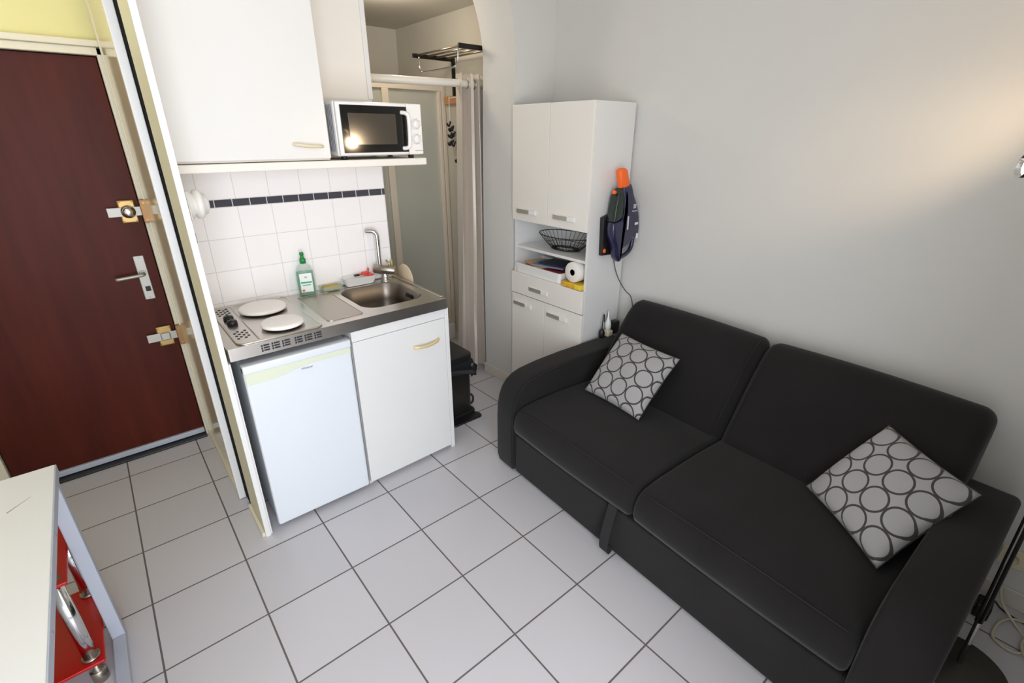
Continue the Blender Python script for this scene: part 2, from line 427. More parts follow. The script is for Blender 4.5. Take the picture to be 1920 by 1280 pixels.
for z in (1.315, 0.655):
    t = thing('strike_plate', 'brown metal strike box on the door casing beside the %s bolt' % ('upper' if z > 1 else 'lower'), 'strike plate', (dx1 + .012, YD - .055, z))
    obj('housing', BX(dx1 - .004, dx1 + .026, YD - .085, YD - .055, z - .055, z + .055, .003), BRONZE, t)
    for sz in (-.04, .04):
        bm = bmesh.new(); cyl(bm, (dx1 + .012, YD - .087, z + sz), (dx1 + .012, YD - .084, z + sz), .004, 8); obj('screw', bm, BRASS, t)

# wall end between the closet and the kitchenette, and the closet behind it
struct('wall_closet', BX(0.4340, 0.4535, -0.9045, -0.66, 0, ZC), CREAMY)
struct('wall_closet_inner', BX(0.4537, 0.4735, -0.657, YD - .02, 0, ZC), WARMW)
# kitchenette back wall, tiled between worktop and shelf
struct('wall_kitchen', BX(0.4740, 1.452, -0.33, -0.22, 0, 1.56), SPLASH)
struct('wall_kitchen_upper', BX(0.4735, 1.432, -0.33, -0.22, 1.56, ZC), WARMW)
struct('trim_3', BX(1.412, 1.436, -0.338, -0.33, 1.83, ZC, .002), WHITE)
# wall with the arched end
bm = bmesh.new()
XP, ZS, AA, BB = 2.228, 2.06, 0.38, 0.55
xr = 2.205
K = 40
edge = [(xr, 0.0), (xr, 1.0), (xr + .008, 1.6), (XP - .006, 1.9)]
for k in range(K + 1):
    a = PI / 2 * k / K; edge.append((XP - AA + AA * math.cos(a), ZS + BB * math.sin(a)))
edge.append((1.60, 2.61))
rows = [[bm.verts.new(q) for q in ((x, -0.52, z), (XW + .05, -0.52, z), (XW + .05, -0.22, z), (x, -0.22, z))] for x, z in edge[:-2]]
for p, q in zip(rows, rows[1:]):
    for k in range(4): bm.faces.new((p[k], p[(k + 1) % 4], q[(k + 1) % 4], q[k]))
bm.faces.new(rows[0]); bm.faces.new(rows[-1])
box(bm, 1.60, XW + .05, -0.52, -0.22, edge[-3][1], ZC + .02)
struct('wall_arch', bm, WALL)
# passage behind the arch
struct('wall_passage_right', BX(2.40, 2.50, -0.22, 1.25, 0, 2.43), HALLP)
struct('wall_passage_back', BX(0.45, 2.50, 1.15, 1.25, 0, 2.43), HALLP)
struct('wall_passage_left', BX(0.47, 0.57, -0.22, 1.15, 0, 2.43), HALLP)
struct('wall_passage_head', BX(0.47, 2.50, -0.22, -0.215, 2.43, 2.62), HALLP)
# skirting tiles
bm = bmesh.new(); box(bm, xr - .012, xr, -0.525, -0.21, 0, 0.075, .003); box(bm, xr - .012, XW, -0.532, -0.52, 0, 0.075, .003)
struct('baseboard_arch', bm, BASEBT)
struct('baseboard_right', BX(XW - .012, XW, YB, -0.54, 0, 0.075, .003), BASEBT)
struct('baseboard_passage', BX(2.388, 2.40, -0.21, 0.47, 0, 0.07, .003), BASEBT)
struct('baseboard_closet', BX(0.420, 0.434, -0.905, -0.66, 0, 0.022, .003), TRIM)

# mirrored sliding closet door
t = thing('sliding_closet_door', 'glossy cream sliding closet door with white frame beside the entrance door', 'closet door', (0.42, -0.17, 0))
obj('panel', BX(0.412, 0.420, -0.545, 0.160, 0.03, 2.55), LACQ, t)
obj('frame', BX(0.402, 0.432, -0.572, -0.540, 0.005, 2.58, .003), WHITE, t)
obj('frame', BX(0.408, 0.424, 0.158, 0.168, 0.005, 2.58), TRIM, t)
obj('rail', BX(0.402, 0.430, -0.54, 0.168, 0.0, 0.03, .003), TRIM, t)
obj('dark_gap_strip', BX(0.4335, 0.4525, -0.655, -0.573, 0.005, 2.58), mat('gap_black', (8, 8, 8), 0.95, spec=0.1), t)  # black strip standing in for the shadow gap beside the closet frame

# ================================================================== kitchenette
obj_panel = tag(obj('end_panel', BX(0.4335, 0.4535, -0.912, -0.905, 0.0, ZC - .01, .001), WHITE), 'tall white end panel at the left of the kitchenette', 'panel')
bmp = bmesh.new(); box(bmp, 0.4537, 0.4620, -0.902, -0.332, 0.0, 0.850); 
pb = obj('inner_board', bmp, WHITE, obj_panel)
# upper cabinet
UX0, UX1, UY = 0.4550, 1.070, -0.635
t = thing('wall_cabinet', 'white wall cabinet with one large door above the tiled splashback', 'cabinet', (0.77, -0.48, 1.562))
obj('body', BX(UX0, UX1, UY + .02, -0.333, 1.562, ZC - .02, .002), WARMW, t)
d = obj('door', BX(UX0 + .004, UX1 - .003, UY, UY + .019, 1.570, ZC - .02, .002), WHITE, t)
bm = bmesh.new(); tube(bm, smooth_pts([(0.915, UY, 1.628), (0.93, UY - .016, 1.626), (0.975, UY - .022, 1.620), (1.02, UY - .016, 1.619), (1.035, UY, 1.618)], 5), 0.007, 8)
obj('handle', bm, CREAMP, d)
# shelf
tag(obj('wall_shelf', BX(0.4550, 1.545, -0.640, -0.331, 1.528, 1.560, .004), WARMW), 'white shelf board under the wall cabinet holding the microwave', 'shelf')

# microwave
MX0, MX1, MY0, MZ0, MZ1 = 1.100, 1.517, -0.650, 1.576, 1.800
t = thing('microwave_oven', 'white microwave oven with black door on the shelf beside the wall cabinet', 'microwave', (1.315, -0.5, 1.560))
obj('body', BX(MX0, MX1, MY0 + .012, -0.340, MZ0, MZ1, .006), WPLAST, t)
bm = bmesh.new()
for k in range(4): box(bm, MX0 - .0015, MX0 + .001, MY0 + .03 + k * .016, MY0 + .038 + k * .016, MZ0 + .02, MZ1 - .015)
obj('side_groove', bm, GREYM, t)
d = obj('door', BX(MX0 + .002, MX0 + .338, MY0 - .014, MY0 + .010, MZ0 + .004, MZ1 - .004, .005), WPLAST, t)
obj('glass_panel', BX(MX0 + .018, MX0 + .336, MY0 - .0165, MY0 - .013, MZ0 + .014, MZ1 - .016, .001), MWGLASS, d)
obj('window', BX(MX0 + .052, MX0 + .278, MY0 - .0178, MY0 - .016, MZ0 + .048, MZ1 - .048, .0005), MWWIN, d)
bm = bmesh.new(); hx = MX0 + .330
tube(bm, smooth_pts([(hx - .022, MY0 - .014, MZ1 - .040), (hx - .006, MY0 - .034, MZ1 - .045), (hx + .002, MY0 - .040, MZ1 - .065), (hx, MY0 - .040, MZ0 + .055), (hx - .006, MY0 - .034, MZ0 + .034), (hx - .022, MY0 - .014, MZ0 + .030)], 6), 0.009, 10)
obj('handle', bm, WPLAST, d)
obj('control_panel', BX(MX0 + .341, MX1, MY0 - .012, MY0 + .012, MZ0 + .002, MZ1 - .002, .004), WPLAST, t)
for z in (MZ0 + .135, MZ0 + .070):
    bm = bmesh.new(); lathe(bm, [(.024, 0), (.024, .002), (.019, .003), (.017, .014), (.015, .016), (0, .016)], (MX0 + .381, MY0 - .012, z), (0, -1, 0), 24)
    box(bm, MX0 + .3785, MX0 + .3835, MY0 - .033, MY0 - .027, z - .016, z + .016, .001)
    obj('knob', bm, WPLAST, t)
for z in (MZ0 + .135, MZ0 + .070):
    bm = bmesh.new()
    for a in range(-140, 141, 40):
        s, c = math.sin(math.radians(a)), math.cos(math.radians(a))
        cyl(bm, (MX0 + .381 + .029 * s, MY0 - .0125, z + .029 * c), (MX0 + .381 + .029 * s, MY0 - .0118, z + .029 * c), .0016, 6)
    obj('dial_marks', bm, GREYM, t)
bm = bmesh.new(); box(bm, MX0 + .372, MX0 + .412, MY0 - .0126, MY0 - .0118, MZ0 + .017, MZ0 + .0195)
obj('marking', bm, GREYM, t)
for x in (MX0 + .04, MX0 + .38):
    for y in (MY0 + .05, -0.38):
        bm = bmesh.new(); cyl(bm, (x, y, 1.560), (x, y, MZ0 + .001), .014, 14); obj('foot', bm, BLACKP, t)

# round fitting on the end panel and small plate below
t = thing('round_timer', 'round white domed fitting on the end panel beside the tiles', 'fitting', (0.4745, -0.70, 1.425))
bm = bmesh.new(); lathe(bm, [(.052, 0), (.052, .014), (.048, .018), (.040, .024), (.052, .030), (.054, .040), (.050, .050), (.042, .052), (.036, .066), (.018, .074), (0, .076)], (0.4745, -0.70, 1.425), (1, 0, 0), 36)
obj('dial', bm, WPLAST, t)
obj('back_plate', BX(0.4740, 0.480, -0.752, -0.648, 1.373, 1.477, .004), WPLAST, t)
tag(obj('switch_plate', BX(0.4540, 0.4600, -0.88, -0.84, 1.315, 1.35, .002), GREYM), 'small grey plate on the end panel below the round fitting', 'plate')

# worktop -------------------------------------------------------------
WX0, WX1, WY0, WY1, WZ = 0.4625, 1.462, -0.892, -0.333, 0.905
BX0, BX1, BY0, BY1 = 1.075, 1.405, -0.800, -0.420
t = thing('steel_worktop', 'stainless steel kitchenette worktop with two-plate hob and sink bowl', 'worktop', (0.965, -0.61, 0.855))
wt = t
bm = bmesh.new()
outer = rrect(WX0, WX1, WY0, WY1, .008, 3); inner = rrect(BX0, BX1, BY0, BY1, .085, 8)
ov = [bm.verts.new((x, y, WZ)) for x, y in outer]; iv = [bm.verts.new((x, y, WZ)) for x, y in inner]
es = [bm.edges.new((ov[k], ov[(k + 1) % len(ov)])) for k in range(len(ov))] + [bm.edges.new((iv[k], iv[(k + 1) % len(iv)])) for k in range(len(iv))]
bmesh.ops.triangle_fill(bm, use_beauty=True, edges=es)
lo = [bm.verts.new((x, y, 0.853)) for x, y in outer]
for k in range(len(ov)): bm.faces.new((ov[k], ov[(k + 1) % len(ov)], lo[(k + 1) % len(lo)], lo[k]))
obj('top_sheet', bm, STEEL, t)
# bowl
bm = bmesh.new(); rings = []
for z, ins, r in ((WZ, 0.0, .085), (WZ - .006, .006, .08), (WZ - .09, .012, .075), (WZ - .150, .022, .07), (WZ - .172, .034, .065), (WZ - .180, .060, .05)):
    rings.append([bm.verts.new((x, y, z)) for x, y in rrect(BX0 + ins, BX1 - ins, BY0 + ins, BY1 - ins, r, 8)])
for a, b in zip(rings, rings[1:]):
    for k in range(len(a)):
        f = bm.faces.new((a[k], a[(k + 1) % len(a)], b[(k + 1) % len(b)], b[k])); f.smooth = True
bm.faces.new(rings[-1])
bowl = obj('sink_bowl', bm, mat('bowl_steel', (138, 130, 121), 0.36, 1.0, var=0.05, vscale=30, stretch=(14, 1, 1)), t)
bm = bmesh.new(); lathe(bm, [(.034, 0), (.034, .003), (.026, .004), (.022, .001), (0, .001)], (1.24, -0.61, WZ - .179), (0, 0, 1), 24); obj('drain', bm, CHROMED, bowl)
bm = bmesh.new()
for k in range(3):
    y = -0.645 + k * .022; box(bm, BX1 - .0165, BX1 - .0125, y - .007, y + .007, WZ - .048, WZ - .026, .001)
obj('overflow_hole', bm, DARK, bowl)
# drainer
bm = bmesh.new(); prism(bm, rrect(0.882, 1.040, -0.832, -0.412, .02, 4), 'z', WZ, WZ + .0016)
dr_ = obj('drainboard', bm, STEELD, t)
bm = bmesh.new(); tube(bm, [(x, y, WZ + .001) for x, y in rrect(0.878, 1.044, -0.836, -0.408, .02, 4)], .0022, 6, closed=True); obj('rib', bm, STEEL, dr_)
# raised right-hand rim and back rim
bm = bmesh.new(); box(bm, WX1 - .018, WX1, WY0 + .03, WY1, WZ, WZ + .008, .0035); box(bm, 1.06, WX1 - .02, WY1 - .012, WY1, WZ, WZ + .006, .002); obj('rim', bm, STEEL, t)
# hob
bm = bmesh.new(); prism(bm, rrect(0.508, 0.838, -0.878, -0.345, .035, 6), 'z', WZ, WZ + .003)
hob = obj('hob', bm, STEEL, t)
bm = bmesh.new(); tube(bm, [(x, y, WZ + .003) for x, y in rrect(0.506, 0.840, -0.880, -0.343, .035, 6)], .004, 8, closed=True)
tube(bm, [(0.588, -0.862, WZ + .003), (0.588, -0.36, WZ + .003)], .0035, 8)
obj('rim', bm, STEEL, hob)
for y0 in (-0.81, -0.465):
    bm = bmesh.new()
    for i in range(4):
        for j in range(6):
            if (i + j) % 2 == 0: box(bm, 0.520 + i * .014, 0.520 + i * .014 + .010, y0 + j * .017, y0 + j * .017 + .012, WZ + .003, WZ + .0042)
    obj('vent', bm, DARK, hob)
for y in (-0.545, -0.615):
    bm = bmesh.new(); lathe(bm, [(.021, 0), (.020, .014), (.017, .020), (0, .020)], (0.544, y, WZ + .003), (0, 0, 1), 20); box(bm, .541, .547, y - .018, y + .018, WZ + .018, WZ + .027, .001); obj('knob', bm, BLACKP, hob)
for x, y, r in ((0.698, -0.505, .090), (0.708, -0.765, .074)):
    bm = bmesh.new(); lathe(bm, [(r, 0), (r, .006), (r - .004, .008), (0, .008)], (x, y, WZ + .003), (0, 0, 1), 36); obj('hotplate', bm, BLACKM, hob)
# front lip with slots
bm = bmesh.new()
for gx in (0.582, 0.712):
    for c in range(3):
        for r_ in range(3):
            z = 0.866 + r_ * .0105; x = gx + c * .040
            box(bm, x + .009, x + .031, WY0 - .0012, WY0 + .001, z, z + .0062)
            box(bm, x, x + .0062, WY0 - .0012, WY0 + .001, z - .0015, z + .0062)
obj('slot', bm, DARK, t)

# hob covers
for x, y, r, lb in ((0.698, -0.505, .102, 'larger white enamel hotplate cover nearer the tiles'), (0.708, -0.765, .086, 'smaller white enamel hotplate cover nearer the worktop front')):
    bm = bmesh.new(); lathe(bm, [(r - .006, 0), (r, .002), (r, .010), (r - .004, .015), (r - .014, .0175), (0, .0185)], (x, y, WZ + .0113), (0, 0, 1), 48)
    tag(obj('hotplate_cover', bm, mat('enamel_white', (250, 246, 240), 0.3)), lb, 'hob cover', 'hotplate covers on the hob')

# faucet
t = thing('kitchen_faucet', 'chrome single-lever kitchen faucet behind the sink bowl', 'faucet', (1.372, -0.400, WZ))
bm = bmesh.new(); lathe(bm, [(.027, 0), (.027, .004), (.020, .007), (.019, .050), (.019, .06)], (1.372, -0.400, WZ), (0, 0, 1), 24); obj('base', bm, CHROME, t)
bm = bmesh.new(); cyl(bm, (1.325, -0.365, 0.976), (1.420, -0.445, 0.966), .0265, 28, .005); obj('body', bm, CHROMED, t)
bm = bmesh.new(); tube(bm, smooth_pts([(1.352, -0.388, 0.985), (1.352, -0.388, 1.06), (1.352, -0.388, 1.150), (1.347, -0.385, 1.172), (1.335, -0.378, 1.183), (1.305, -0.355, 1.186)], 5), 0.0125, 14)
obj('spout', bm, CHROME, t)
bm = bmesh.new(); tube(bm, [(1.395, -0.424, 0.985), (1.394, -0.422, 1.004), (1.378, -0.414, 1.026)], [.006, .006, .0045], 10); obj('lever', bm, CHROMED, t)

# washing-up liquid bottle
t = thing('dish_soap_bottle', 'clear bottle of green washing-up liquid with green cap standing by the tiles', 'bottle', (0.947, -0.378, WZ))
def bottle_ring(bm, data, ox, oy, ang):
    rg = []
    for z, a, b in data:
        q = []
        for k in range(28):
            th_ = 2 * PI * k / 28; c, s = math.cos(th_), math.sin(th_)
            x = a * math.copysign(abs(c) ** .7, c); y = b * math.copysign(abs(s) ** .7, s)
            q.append(bm.verts.new((ox + x * math.cos(ang) - y * math.sin(ang), oy + x * math.sin(ang) + y * math.cos(ang), z)))
        rg.append(q)
    for p, q in zip(rg, rg[1:]):
        for k in range(28):
            f = bm.faces.new((p[k], p[(k + 1) % 28], q[(k + 1) % 28], q[k])); f.smooth = True
    bm.faces.new(rg[0][::-1]); bm.faces.new(rg[-1])
ang = math.radians(-14); OX, OY = 0.947, -0.380
bm = bmesh.new(); bottle_ring(bm, [(WZ, .036, .020), (WZ + .004, .040, .024), (WZ + .08, .042, .025), (WZ + .125, .040, .024), (WZ + .150, .032, .020), (WZ + .163, .016, .014), (WZ + .172, .012, .012)], OX, OY, ang); obj('bottle_body', bm, CLEAR, t)
bm = bmesh.new(); bottle_ring(bm, [(WZ + .003, .034, .018), (WZ + .006, .038, .022), (WZ + .08, .040, .023), (WZ + .122, .0385, .0225)], OX, OY, ang); obj('liquid', bm, GREENLIQ, t)
bm = bmesh.new(); lathe(bm, [(.015, 0), (.015, .022), (.011, .026), (.008, .034), (.008, .042), (.011, .044), (.009, .055), (0, .056)], (OX, OY, WZ + .165), (0, 0, 1), 20); obj('cap', bm, GREEN, t)
def on_front(u0, u1, z0, z1, d=.0262):
    bm = bmesh.new(); n_ = 6; vs = []
    for i in range(n_ + 1):
        u = u0 + (u1 - u0) * i / n_
        for z in (z0, z1):
            x, y = u, -d; vs.append(bm.verts.new((OX + x * math.cos(ang) - y * math.sin(ang), OY + x * math.sin(ang) + y * math.cos(ang), z)))
    for i in range(n_): bm.faces.new((vs[2 * i], vs[2 * i + 2], vs[2 * i + 3], vs[2 * i + 1]))
    g = bmesh.ops.extrude_face_region(bm, geom=bm.faces[:]); nv = [e for e in g['geom'] if isinstance(e, bmesh.types.BMVert)]
    off = Vector((math.sin(ang), -math.cos(ang), 0)) * -.0006
    for v in nv: v.co += off
    return bm
lb = obj('bottle_label', on_front(-.029, .029, WZ + .022, WZ + .118), mat('label_white', (232, 240, 236), 0.5), t)
obj('label_print', on_front(-.026, .026, WZ + .068, WZ + .076, .0266), mat('label_green', (60, 160, 110), 0.5), lb)
bm = on_front(-.020, .020, WZ + .056, WZ + .060, .0266); obj('label_print', bm, MATS['label_green'], lb)
bm = on_front(-.006, .006, WZ + .094, WZ + .104, .0266); obj('label_print', bm, GREYM, lb)
bm = on_front(-.024, -.012, WZ + .026, WZ + .036, .0266); obj('label_print', bm, mat('label_red', (220, 80, 70), 0.5), lb)

# clear tray with sponge
def tray(bm, x0, x1, y0, y1, z, h, wall=.003, r=.012, flare=.006):
    a = rrect(x0 + flare, x1 - flare, y0 + flare, y1 - flare, r, 4); b = rrect(x0, x1, y0, y1, r, 4); c = rrect(x0 + wall, x1 - wall, y0 + wall, y1 - wall, r, 4); d_ = rrect(x0 + flare + wall, x1 - flare - wall, y0 + flare + wall, y1 - flare - wall, r, 4)
    R = [[bm.verts.new((p[0], p[1], zz)) for p in q] for q, zz in ((a, z), (b, z + h), (c, z + h), (d_, z + wall))]
    n_ = len(a)
    for p, q in zip(R, R[1:]):
        for k in range(n_): bm.faces.new((p[k], p[(k + 1) % n_], q[(k + 1) % n_], q[k]))
    bm.faces.new(R[0][::-1]); bm.faces.new(R[-1])
bm = bmesh.new(); tray(bm, 1.010, 1.128, -0.412, -0.342, WZ + .002, .026); tag(obj('sponge_tray', bm, CLEAR), 'clear plastic tray holding a yellow sponge beside the soap bottle', 'tray')
tag(obj('sponge', BX(1.026, 1.112, -0.400, -0.355, WZ + .0055, WZ + .026, .004), mat('sponge_yellow', (196, 170, 78), 0.95, var=0.2, vscale=90, bump=.6, bscale=120)), 'yellow sponge lying in the clear plastic tray', 'sponge')
# white dish with brush
bm = bmesh.new(); tray(bm, 1.136, 1.326, -0.414, -0.339, WZ + .0025, .046, .004, .018, .018); tag(obj('white_dish', bm, WPLAST), 'shallow white plastic dish behind the sink bowl', 'dish')
t = thing('dish_brush', 'red and black handled small brush lying across the white dish', 'brush', (1.25, -0.372, WZ + .044))
bm = bmesh.new(); tube(bm, [(1.205, -0.372, WZ + .053), (1.232, -0.374, WZ + .054)], .006, 10); obj('grip', bm, BLACKP, t)
bm = bmesh.new(); tube(bm, smooth_pts([(1.232, -0.374, WZ + .054), (1.268, -0.376, WZ + .056), (1.284, -0.377, WZ + .064), (1.286, -0.377, WZ + .084)], 4), [.005] * 13, 10); box(bm, 1.262, 1.300, -0.418, -0.334, WZ + .0488, WZ + .056, .002); obj('head', bm, mat('red_plastic', (226, 60, 44), 0.4), t)
# beige round lid standing behind the worktop end
bm = bmesh.new()
lathe(bm, [(0, 0), (.085, 0), (.088, .004), (.085, .008), (0, .008)], (1.4525 + .02, -0.44, 0.905), (1, 0, .0), 40)
tag(obj('round_board', bm, BEIGE), 'beige round chopping board standing against the right end of the worktop', 'board')
tag(obj('yellow_cloth', BX(1.440, 1.4495, -0.350, -0.334, .914, 1.002, .003), mat('yellow_cloth', (222, 206, 120), 0.9)), 'small yellow cloth hanging behind the faucet at the wall end', 'cloth')

# fridge -----------------------------------------------------------------
FX0, FX1, FY = 0.496, 0.935, -0.905
t = thing('mini_fridge', 'white table-top refrigerator under the hob', 'fridge', (0.715, -0.62, 0))
obj('body', BX(FX0 + .006, FX1 - .004, FY + .055, -0.36, 0.03, 0.822, .006), FRIDGEW, t)
obj('gasket', BX(FX0 + .012, FX1 - .010, FY + .042, FY + .056, 0.045, 0.815), mat('gasket_grey', (150, 158, 166), 0.6), t)
d = obj('door', BX(FX0, FX1, FY, FY + .043, 0.022, 0.822, .010, 3), FRIDGEW, t)
bm = bmesh.new()   # wavy pale band along the top of the door
top = []; bot = []
for k in range(25):
    x = FX0 + .004 + (FX1 - FX0 - .008) * k / 24; u = k / 24
    zt = .795; zb = .742 + .028 * (1 / (1 + math.exp(-(u - .40) * 14))) - 0.010 * max(0, u - .6)
    top.append((x, zt)); bot.append((x, zb))
prism(bm, top + bot[::-1], 'y', FY - .003, FY + .002); obj('door_band', bm, PALEG, d)
bm = bmesh.new(); prism(bm, [(FX0, .792), (FX1, .792), (FX1, .827), (FX0, .827)], 'y', FY - .008, FY + .048, .006, 3); shade(obj('top_cap', bm, FRIDGEW, d))
text('door_logo', 'Whirlpool', .0115, mat('logo_grey', (140, 142, 146), 0.4), d, (0.735, FY - .0035, .752), (1, 0, 0), (0, 0, 1))
for x in (FX0 + .04, FX1 - .04):
    for y in (FY + .08, -0.42):
        bm = bmesh.new(); cyl(bm, (x, y, 0), (x, y, .032), .014, 14); obj('foot', bm, GREYM, t)

# sink base cabinet
rz = math.radians(1.6)
t = thing('sink_cabinet', 'white base cabinet with one door under the sink bowl', 'cabinet', (0.950, -0.888, 0), rz)
bm = bmesh.new(); box(bm, 0.0, 0.016, 0.020, 0.52, 0.0, 0.850); box(bm, 0.016, 0.500, 0.50, 0.52, 0.0, 0.65); box(bm, 0.016, 0.500, 0.052, 0.50, 0.08, 0.096); obj('body', bm, WHITE, t, local=True)
obj('side_panel', BX(0.502, 0.524, -0.004, 0.52, 0.0, 0.8505, .002), WHITE, t, local=True)
obj('filler_strip', BX(0.0, 0.501, 0.0, 0.019, 0.801, 0.850, .001), WHITE, t, local=True)
d = obj('door', BX(0.0, 0.500, -0.004, 0.018, 0.022, 0.7995, .0015), WHITE, t, local=True)
bm = bmesh.new(); tube(bm, smooth_pts([(0.305, -.003, .690), (0.325, -.020, .6885), (0.375, -.026, .686), (0.430, -.022, .692), (0.455, -.003, .697)], 5), [.004] + [.008] * 19 + [.004], 8)
obj('handle', bm, GOLDH, d, local=True)
obj('plinth', BX(0.02, 0.49, 0.03, 0.05, 0.0, 0.08), WHITE, t, local=True)

# pedal bin ---------------------------------------------------------------
t = thing('pedal_bin', 'black pedal bin with a bin bag beside the sink cabinet', 'bin', (1.63, -0.52, 0))
bm = bmesh.new(); prism(bm, rrect(1.515, 1.765, -0.650, -0.400, .03, 4), 'z', 0.03, 0.37, .006, 2); shade(obj('body', bm, BINBODY, t))
bm = bmesh.new(); prism(bm, rrect(1.505, 1.775, -0.660, -0.390, .035, 4), 'z', 0.385, 0.435, .012, 3); shade(obj('lid', bm, BLACKP, t))
bm = bmesh.new(); ra = []
pr_ = rrect(1.512, 1.768, -0.653, -0.397, .03, 6)
for j, (z, grow) in enumerate(((.388, .0), (.37, .010), (.345, .022), (.315, .026), (.295, .018))):
    q = []
    for k, p in enumerate(pr_):
        c = Vector((p[0] - 1.64, p[1] + .525)); c.normalize()
        jit = grow * (0.2 + 1.7 * random.random()) + .004
        q.append(bm.verts.new((p[0] + c.x * jit, p[1] + c.y * jit, z + (random.random() - .5) * .05 * (j > 0) * (1 + (j > 2)))))
    ra.append(q)
for a, b in zip(ra, ra[1:]):
    for k in range(len(a)): bm.faces.new((a[k], a[(k + 1) % len(a)], b[(k + 1) % len(b)], b[k]))
obj('bin_bag', bm, BAG, t)
bm = bmesh.new(); prism(bm, rrect(1.50, 1.785, -0.665, -0.385, .03, 4), 'z', 0.002, 0.032, .006, 2); obj('base', bm, BLACKP, t)
bm = bmesh.new(); prism(bm, rrect(1.57, 1.79, -0.725, -0.66, .02, 4), 'z', 0.001, 0.014, .003, 2); obj('pedal', bm, BLACKP, t)
bm = bmesh.new(); tube(bm, smooth_pts([(1.772, -0.60, .04), (1.800, -0.60, .052), (1.812, -0.59, .075), (1.800, -0.58, .098), (1.768, -0.575, .098)], 5), .007, 8); obj('handle', bm, BLACKP, t)

# ================================================================== passage: rod, curtain, shower, rack
t = thing('curtain_rod', 'white curtain rod across the passage behind the arch', 'curtain rod', (1.9, -0.13, 1.95))
bm = bmesh.new(); cyl(bm, (1.432, -0.13, 1.945), (2.398, -0.13, 1.958), .0215, 20); obj('rod', bm, mat('rod_white', (240, 236, 224), 0.35), t)
bm = bmesh.new(); cyl(bm, (2.385, -0.13, 1.958), (2.40, -0.13, 1.958), .03, 20); obj('rod_end', bm, WPLAST, t)
t = thing('shower_curtain', 'shiny silver-grey eyelet curtain gathered beside the arch pillar', 'curtain', (2.14, -0.13, 0.03))
bm = bmesh.new(); NU, NV = 90, 30; g = []
def cpt(u, v):
    # path of the cloth in plan: wide flat fold, then narrow pleats behind the pillar
    keys = [(2.098, -.178), (2.103, -.13), (2.110, -.094), (2.128, -.084), (2.148, -.092), (2.160, -.13), (2.167, -.172), (2.178, -.186), (2.188, -.13), (2.197, -.085), (2.212, -.13), (2.222, -.18), (2.24, -.17), (2.252, -.10), (2.27, -.09), (2.29, -.15)]
    s = u * (len(keys) - 1); i = min(int(s), len(keys) - 2); f = s - i; f = f * f * (3 - 2 * f)
    x = keys[i][0] * (1 - f) + keys[i + 1][0] * f; y = keys[i][1] * (1 - f) + keys[i + 1][1] * f
    sp_ = 1.0 + 0.70 * (1 - v) ** 1.2
    x = 2.215 + (x - 2.215) * sp_ if x < 2.215 else x
    y += .006 * math.sin(9 * v + 14 * u) * (1 - v)
    return x, y
for j in range(NV + 1):
    v = j / NV; z = 0.03 + (2.005 - .03) * v
    g.append([bm.verts.new((*cpt(i / NU, v), z + 0.004 * math.sin(i * .9) * (v > .99))) for i in range(NU + 1)])
for j in range(NV):
    for i in range(NU):
        f = bm.faces.new((g[j][i], g[j][i + 1], g[j + 1][i + 1], g[j + 1][i])); f.smooth = True
cl = obj('cloth', bm, LCURT, t)
for x, dx_ in ((2.103, 1), (2.160, 1), (2.188, 1), (2.212, 1)):
    bm = bmesh.new(); rx = [(x + .004 * math.cos(0), -.13 + .027 * math.cos(2 * PI * k / 20), 1.953 + .027 * math.sin(2 * PI * k / 20)) for k in range(20)]
    tube(bm, rx, .0045, 8, closed=True); obj('eyelet', bm, CHROMED, t)

SY = 0.50
t = thing('shower_enclosure', 'cream framed glass shower enclosure at the end of the passage', 'shower enclosure', (1.6, SY, 0))
obj('shower_tray', BX(0.58, 2.396, SY - .03, 1.146, 0.0, 0.15, .01), WPLAST, t)
TR2 = mat('beige_frame', (220, 208, 190), 0.4)
obj('top_rail', BX(0.58, 2.396, SY - .02, SY + .02, 1.955, 1.995, .003), TR2, t)
obj('bottom_rail', BX(0.58, 2.396, SY - .02, SY + .02, 0.15, 0.19, .003), TR2, t)
obj('post', BX(1.895, 1.945, SY - .024, SY + .024, 0.19, 1.955, .004), TR2, t)
bm = bmesh.new(); box(bm, 2.335, 2.362, SY - .024, SY + .024, 0.19, 1.955, .004); box(bm, 2.366, 2.396, SY - .03, SY + .03, 0.15, 1.995, .004); obj('post', bm, TR2, t)
obj('post', BX(0.58, 0.62, SY - .024, SY + .024, 0.19, 1.955, .004), TR2, t)
obj('glass_pane', BX(1.946, 2.334, SY - .003, SY + .003, 0.19, 1.955), GLASS, t)
obj('glass_pane', BX(0.62, 1.894, SY - .003, SY + .003, 0.19, 1.955), GLASS, t)
# hook board on the wall and its reflection
tag(obj('hook_board', BX(2.375, 2.399, 0.0, 0.455, 1.868, 1.918, .003), WOODL), 'orange wooden rail on the passage wall above the black hooks', 'rail')
tag(obj('reflection_board', BX(2.375, 2.399, 0.555, 1.02, 1.868, 1.918, .003), WOODL), 'added orange rail behind the shower glass imitating a reflection of the wall rail', 'rail')  # built behind the glass in place of the hook board's reflection
